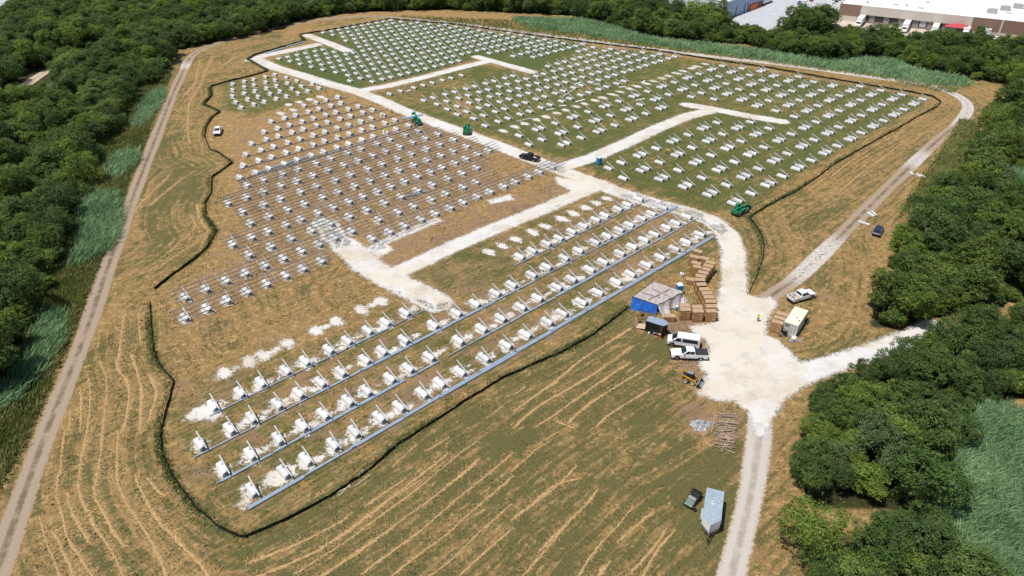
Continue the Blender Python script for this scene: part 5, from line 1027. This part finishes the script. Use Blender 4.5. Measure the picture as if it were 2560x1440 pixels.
LEAF = leaf_material('leaves', [(0, (.078, .135, .040)), (.25, (.105, .165, .052)), (.45, (.064, .108, .040)), (.62, (.135, .195, .05)), (.78, (.15, .225, .05)), (.90, (.165, .24, .055)), (1, (.13, .185, .09))])
M_BARK = pm('bark', (.12, .095, .07), .9, var=.25, scale=3)
nr_ = np.random.default_rng(11)
def crown_mesh(name, rad, hgt, base, nleaf, lobes, size, spread=.5):
    # leaf sprays on the shells of many lobes packed in an ovoid crown
    cs = []
    while len(cs) < lobes:
        u = nr_.normal(size=3); u /= np.linalg.norm(u); r = nr_.uniform(.2, .9)
        cs.append(((u[0]*rad*r, u[1]*rad*r, base+hgt*.5+u[2]*hgt*.5*r), rad*nr_.uniform(.26, .56)))
    C = np.array([c for c, _ in cs]); Rr = np.array([r for _, r in cs]); ns = max(40, nleaf//11)
    k = nr_.integers(0, lobes, ns); d = nr_.normal(size=(ns, 3)); d[:, 2] = d[:, 2]*.85+.3; d /= np.linalg.norm(d, axis=1)[:, None]
    S = C[k]+d*(Rr[k]*nr_.uniform(.74, 1.12, ns))[:, None]; inside = np.zeros(ns, bool)
    for c, r in cs: inside |= (np.linalg.norm(S-np.array(c), axis=1) < r*.7)
    m = ~inside & (S[:, 2] > base*.75); S, d, k = S[m], d[m], k[m]; ns = len(S); lobt = nr_.uniform(.1, .7, lobes); st_ = np.clip(lobt[k]+nr_.normal(size=ns)*.2, 0, 1)
    j = np.repeat(np.arange(ns), 15); n = len(j); P = S[j]+nr_.normal(size=(n, 3))*np.array([.30, .30, .17])*(rad/4)**.5; d = d[j]
    nrm = d*.6+nr_.normal(size=(n, 3))*spread+np.array([0, 0, .45]); nrm /= np.linalg.norm(nrm, axis=1)[:, None]
    a = np.cross(nrm, nr_.normal(size=(n, 3))); a /= np.linalg.norm(a, axis=1)[:, None]; b = np.cross(nrm, a); s = nr_.uniform(.6, 1.25, n)[:, None]*size
    droop = nr_.uniform(.1, .5, n)[:, None]*s*np.array([0, 0, -1])
    v = np.stack([P-a*s, P+b*s*.45, P+a*s+droop, P-b*s*.45+droop*.2], 1).reshape(-1, 3); q = np.arange(4*n).reshape(n, 4)
    tone = np.clip(st_[j]+nr_.normal(size=n)*.15, 0, 1)
    return np_mesh(name, v, q, dict(tone=np.repeat(tone, 4)), LEAF)
def trunk_mesh(name, h, r, rad):
    b = MB(); b.cyl((0, 0, -.1), (.1, 0, h*.55), r, 8, r*.6)
    for k in range(6):
        a = k*1.05+.4; z = h*(.3+.06*k); b.cyl((.05, 0, z), (math.cos(a)*rad*.55, math.sin(a)*rad*.55, z+h*.32), r*.42, 6, r*.14)
    b.cyl((.1, 0, h*.55), (0, .1, h*.85), r*.6, 7, r*.2); return b.mesh(name, M_BARK)
VAR = []
for i, (rad, hgt, base, n, lb) in enumerate(((4.0, 7.2, 1.6, 6500, 20), (3.4, 8.0, 2.0, 6000, 17), (4.6, 6.6, 1.2, 7500, 24), (3.0, 5.6, .9, 4800, 13), (3.7, 9.0, 2.2, 7000, 20), (2.3, 3.8, .3, 3200, 9), (4.2, 7.4, 1.0, 7000, 26))):
    VAR.append((crown_mesh('crown', rad, hgt, base, int(n*1.5), lb, .23), trunk_mesh('trunk', base+hgt, .13+.03*rad, rad), rad, base+hgt))
trees = []   # (x, y, variant, scale, photo y, zone)
tr_rng = random.Random(21); CELL = {}
def near_ok(x, y, r):
    i, j = int(x//6), int(y//6)
    for a in range(i-2, i+3):
        for c in range(j-2, j+3):
            for (px, py, pr) in CELL.get((a, c), ()):
                if math.hypot(px-x, py-y) < (r+pr): return False
    CELL.setdefault((i, j), []).append((x, y, r)); return True
EXC = [poly('-120 310 0 245 90 185 125 168 152 215 90 262 0 325 -120 390'), poly('-160 130 0 78 75 28 100 -45 -160 -45'), poly('180 160 240 118 262 135 225 175')]+[q for pl in REEDS.values() for q in (pl if isinstance(pl[0], list) else [pl])]
WR = [G2(*p) for p in WOOD_ROAD]
def on_wood_road(x, y):
    for (ax, ay), (bx, by) in zip(WR, WR[1:]):
        dx, dy = bx-ax, by-ay; k = max(0, min(1, ((x-ax)*dx+(y-ay)*dy)/(dx*dx+dy*dy)))
        if math.hypot(x-ax-k*dx, y-ay-k*dy) < 5.5: return True
    return False
BND = dict(west=((-330, 20), (60, 425)), north=((-60, 300), (220, 425)), east=((70, 240), (95, 330)), south=((34, 130), (66, 125)), corner=((30, 75), (48, 72)))
nt = np.random.default_rng(5)
def candidates(zone, n):
    (x0, x1), (y0, y1) = BND[zone]; x, y = nt.uniform(x0, x1, n), nt.uniform(y0, y1, n); px, py = proj(x, y)
    m = (px > -240) & (px < 2810) & (py < 1640) & inpoly(px, py, WOODS[zone])
    for e in EXC: m &= ~inpoly(px, py, e)
    return [t for t in zip(x[m], y[m], px[m], py[m]) if not (on_wood_road(t[0], t[1]) or on_wood_road(t[0], t[1]+7))]
for zone in WOODS:
    (x0, x1), (y0, y1) = BND[zone]; tries = int((x1-x0)*(y1-y0)*.42)
    for x, y, px, py in candidates(zone, tries):
        s = tr_rng.uniform(.5, 1.2); v = tr_rng.choice((0, 1, 2, 3, 4, 6, 6, 0)) if tr_rng.random() < .85 else 5
        if zone == 'north' and py < 138 and px > 1780: s *= .62
        if zone in ('south', 'corner'): s *= .8
        if near_ok(x, y, VAR[v][2]*s*.49): trees.append((x, y, v, s, float(py), zone, float(px)))
    for x, y, px, py in candidates(zone, tries//4):   # undergrowth shrubs filling between and along the edge
        s = tr_rng.uniform(.5, .85)
        if near_ok(x, y, 2.3*s*.42): trees.append((x, y, 5, s, float(py), zone, float(px)))
for px, py, v, s in ((2005, 92, 4, 1.5), (2045, 96, 0, 1.6), (1978, 94, 1, 1.35), (2025, 100, 6, 1.5), (2062, 92, 4, 1.3), (1768, 74, 4, 1.45), (1790, 80, 0, 1.4), (1745, 76, 2, 1.3), (2185, 108, 2, 1.15), (2215, 112, 0, 1.0), (1690, 66, 1, 1.2), (1955, 92, 6, 1.0), (1640, 60, 4, 1.2)):
    p = G(px, py); trees.append((p.x, p.y, v, s, py, 'north', px))
trees.sort(key=lambda t: (t[0]**2+t[1]**2)/max(.3, (VAR[t[2]][2]*t[3])**2)*(1 if -40 < t[6] < 2600 else 50))
SIZEW = {0: 'broad', 1: 'tall', 2: 'wide spreading', 3: 'small round', 4: 'tallest looking', 5: 'low bushy', 6: 'dense rounded'}
WHERE = dict(west='in the west wood', north='in the north tree belt', east='in the east wood', south='below the gravel spur', corner='at the lower right corner')
cnt = {}
for n, (x, y, v, s, py, zone, px) in enumerate(trees[:300]):
    cnt[zone] = cnt.get(zone, 0)+1
    o = thing('tree' if v != 5 else 'shrub', f"{SIZEW[v]} green {'tree' if v != 5 else 'shrub'} {WHERE[zone]}, {nth(cnt[zone])} nearest", 'tree' if v != 5 else 'shrub', (x, y, 0), tr_rng.uniform(0, 6.28), {'west': 'trees of the west wood', 'north': 'trees of the north belt', 'east': 'trees of the east wood', 'south': 'trees below the gravel spur', 'corner': 'trees at the lower right corner'}[zone])
    q = (s*tr_rng.uniform(.8, 1.2), s*tr_rng.uniform(.8, 1.2), s*tr_rng.uniform(.8, 1.2)); ob('crown', VAR[v][0], o, scale=q); ob('trunk', VAR[v][1], o, scale=q)
# the rest of the woods as one mass: the same crowns set on points
rest = trees[300:]
def wood_mass(name, pts, label):
    src = bpy.data.collections.new('tree_kinds')
    for i, (c, t, *_r) in enumerate(VAR):
        e = bpy.data.objects.new(f'kind_{i}', c); src.objects.link(e)
    me = bpy.data.meshes.new(name); me.from_pydata([(p[0], p[1], 0) for p in pts], [], []); a = me.attributes.new('kind', 'INT', 'POINT'); a.data.foreach_set('value', [p[2] for p in pts])
    a = me.attributes.new('size', 'FLOAT', 'POINT'); a.data.foreach_set('value', [p[3] for p in pts]); a = me.attributes.new('turn', 'FLOAT', 'POINT'); a.data.foreach_set('value', [tr_rng.uniform(0, 6.28) for _ in pts])
    o = ob(name, me); ng = bpy.data.node_groups.new(name, 'GeometryNodeTree'); ng.interface.new_socket('Geometry', in_out='INPUT', socket_type='NodeSocketGeometry'); ng.interface.new_socket('Geometry', in_out='OUTPUT', socket_type='NodeSocketGeometry')
    N, L = ng.nodes, ng.links; gi, go = N.new('NodeGroupInput'), N.new('NodeGroupOutput'); ip = N.new('GeometryNodeInstanceOnPoints'); ci = N.new('GeometryNodeCollectionInfo'); ci.inputs['Collection'].default_value = src; ci.inputs['Separate Children'].default_value = True; ci.inputs['Reset Children'].default_value = True
    def at(n_, t_): q = N.new('GeometryNodeInputNamedAttribute'); q.data_type = t_; q.inputs['Name'].default_value = n_; return q.outputs['Attribute']
    cx = N.new('ShaderNodeCombineXYZ'); L.new(at('turn', 'FLOAT'), cx.inputs['Z']); L.new(gi.outputs[0], ip.inputs['Points']); L.new(ci.outputs[0], ip.inputs['Instance']); ip.inputs['Pick Instance'].default_value = True
    L.new(at('kind', 'INT'), ip.inputs['Instance Index']); L.new(cx.outputs[0], ip.inputs['Rotation']); L.new(at('size', 'FLOAT'), ip.inputs['Scale']); L.new(ip.outputs[0], go.inputs[0])
    m = o.modifiers.new('wood', 'NODES'); m.node_group = ng; return tag(o, label, kind='stuff')
wood_mass('far_wood', rest, 'closed green canopy of the far woods behind the nearest trees')
print('TREES', len(trees), cnt, 'BLK', len(BLK))

# ------------------------------------------------------------------ reeds, tall grass and weeds
def blade_material(name, c1, c2):
    s = NB(name); t = s.attr('tone'); c = s.mix(t, c1, c2); s.l.new(c, s.b.inputs['Base Color']); s.b.inputs['Roughness'].default_value = .7
    td = s.n.new('ShaderNodeBsdfTranslucent'); s.l.new(c, td.inputs['Color']); mx = s.n.new('ShaderNodeMixShader'); mx.inputs[0].default_value = .3; s.l.new(s.b.outputs[0], mx.inputs[1]); s.l.new(td.outputs[0], mx.inputs[2]); s.l.new(mx.outputs[0], s.n['Material Output'].inputs['Surface']); return s.m
def scatter_poly(pl, dens):
    g = [G2(*p) for p in pl]; xs, ys = [p[0] for p in g], [p[1] for p in g]; n = int((max(xs)-min(xs))*(max(ys)-min(ys))*dens)
    x, y = nr_.uniform(min(xs), max(xs), n), nr_.uniform(min(ys), max(ys), n); m = inpoly(x, y, g); return x[m], y[m]
def blades(name, X, Y, h, w, mat, label, lean=.35, hv=.35, nb=3, soft=.25):
    n = len(X); X, Y = np.repeat(X, nb), np.repeat(Y, nb); n *= nb; an = nr_.uniform(0, 6.283, n); hh_ = h*(1+nr_.normal(size=n)*hv).clip(.35, 1.8); le = nr_.uniform(.05, lean, n)*hh_; la = nr_.normal(size=n)*.8+.3
    X = X+nr_.normal(size=n)*(w*1.2+soft); Y = Y+nr_.normal(size=n)*(w*1.2+soft); dx, dy = np.cos(an)*w, np.sin(an)*w; tx, ty = X+np.cos(la)*le, Y+np.sin(la)*le
    v = np.stack([np.stack([X-dx, Y-dy, np.zeros(n)], -1), np.stack([X+dx, Y+dy, np.zeros(n)], -1), np.stack([tx+dx*.7, ty+dy*.7, hh_*.75], -1), np.stack([tx*1.5-X*.5-dx*.2, ty*1.5-Y*.5-dy*.2, hh_], -1)], 1).reshape(-1, 3)
    lo = np.sin(X*.35+np.sin(Y*.22)*2)*np.cos(Y*.31+X*.1)*.26+np.sin(X*1.1+np.cos(Y*.9)*2)*np.cos(Y*1.3-X*.4)*.18; tone = np.clip(nr_.uniform(.1, .8, n)+lo, 0, 1); hh_ = hh_*(1+.5*lo)
    return tag(ob(name, np_mesh(name, v, np.arange(4*n).reshape(n, 4), dict(tone=np.repeat(tone, 4)), mat)), label, kind='stuff')
M_REED = blade_material('reed_blades', (.12, .235, .10), (.33, .46, .245)); M_TALL = blade_material('tall_grass_blades', (.12, .16, .04), (.32, .30, .11)); M_WEEDB = blade_material('weed_blades', (.07, .12, .035), (.16, .22, .08))
x, y = scatter_poly(REEDS['marsh'], 40); blades('marsh_reeds', x, y, 1.2, .06, M_REED, 'dense blue green reeds of the marsh at the lower right', .9, .5, soft=.6)
x, y = scatter_poly(REEDS['back'], 6); blades('reed_band', x, y, .95, .15, M_REED, 'band of blue green reeds along the far track below the trees', .8, .6, soft=1.3)
xs, ys = zip(*[scatter_poly(p, 26) for p in REEDS['left']]); blades('track_reeds', np.concatenate(xs), np.concatenate(ys), 1.25, .07, M_REED, 'patches of pale green reeds beside the west track', .9, .5, soft=.9)
x, y = scatter_poly(REEDS['clearing'], 9); blades('clearing_reeds', x, y, 1.5, .12, M_REED, 'pale reeds in the clearing of the east wood')
x1, y1 = scatter_poly(poly('-60 1330 60 1110 160 880 225 720 275 580 330 430 385 290 425 190 410 150 340 215 295 265 300 310 255 345 200 385 215 440 200 505 140 560 130 640 100 690 95 760 60 850 20 955 -120 1080'), 11); x2, y2 = scatter_poly(poly('2400 300 2450 310 2410 430 2330 495 2280 520 2230 560 2290 470 2350 380'), 6); x3, y3 = scatter_poly(poly('985 40 1280 52 1340 72 1500 95 1750 131 2050 172 2300 208 2400 222 2380 236 2200 196 1900 155 1400 93 1140 60'), 1.6)
blades('verge_grass', np.concatenate([x1, x2, x3]), np.concatenate([y1, y2, y3]), .75, .10, M_TALL, 'tall yellow green grass on the verges of the tracks', .6)
# green weeds growing along the silt fences
wx_, wy_ = [], []
for p in FL:
    k = .5+.5*math.sin(p.x*.16)*math.cos(p.y*.13)
    for _ in range(int(16*k**2)+1): wx_.append(p.x-.45+nr_.normal()*.3); wy_.append(p.y+.1+nr_.normal()*.3)
blades('fence_weeds', np.array(wx_), np.array(wy_), .5, .06, M_WEEDB, 'green weeds growing along the silt fences', .5)
# low tufts breaking up the mown ground
def ground_tufts():
    n = 45000; x, y = nr_.uniform(-75, 75, n), nr_.uniform(52, 190, n); px, py = proj(x, y); m = (px > -20) & (px < 2580) & (py < 1470)
    x, y, px, py = x[m], y[m], px[m], py[m]; lo = np.sin(x*.41+np.sin(y*.37)*1.7)*np.cos(y*.33+x*.12)+np.sin(x*1.3+y*.9)*.5+nr_.normal(size=len(x))*.5
    ii = ((y-60)/.5).astype(int).clip(0, RSDF.shape[0]-1); jj = ((x+130)/.5).astype(int).clip(0, RSDF.shape[1]-1); k = (RSDF[ii, jj] > .8) & ~inpoly(px, py, YARD) & (lo > .25); x, y = x[k], y[k]; keep = np.ones(len(x), bool)
    for pl_, w_ in ((TRACK, 3.0), (ROAD_S, 2.6)):
        g_ = [G2(*p) for p in pl_]
        for (ax, ay), (bx, by) in zip(g_, g_[1:]):
            dx, dy = bx-ax, by-ay; t_ = np.clip(((x-ax)*dx+(y-ay)*dy)/(dx*dx+dy*dy), 0, 1); keep &= np.hypot(x-ax-t_*dx, y-ay-t_*dy) > w_
    return x[keep], y[keep]
x, y = ground_tufts(); blades('ground_tufts', x, y, .16, .11, blade_material('tuft_blades', (.10, .10, .03), (.30, .23, .09)), 'low green and straw tufts over the mown ground', .8, .5, 2)
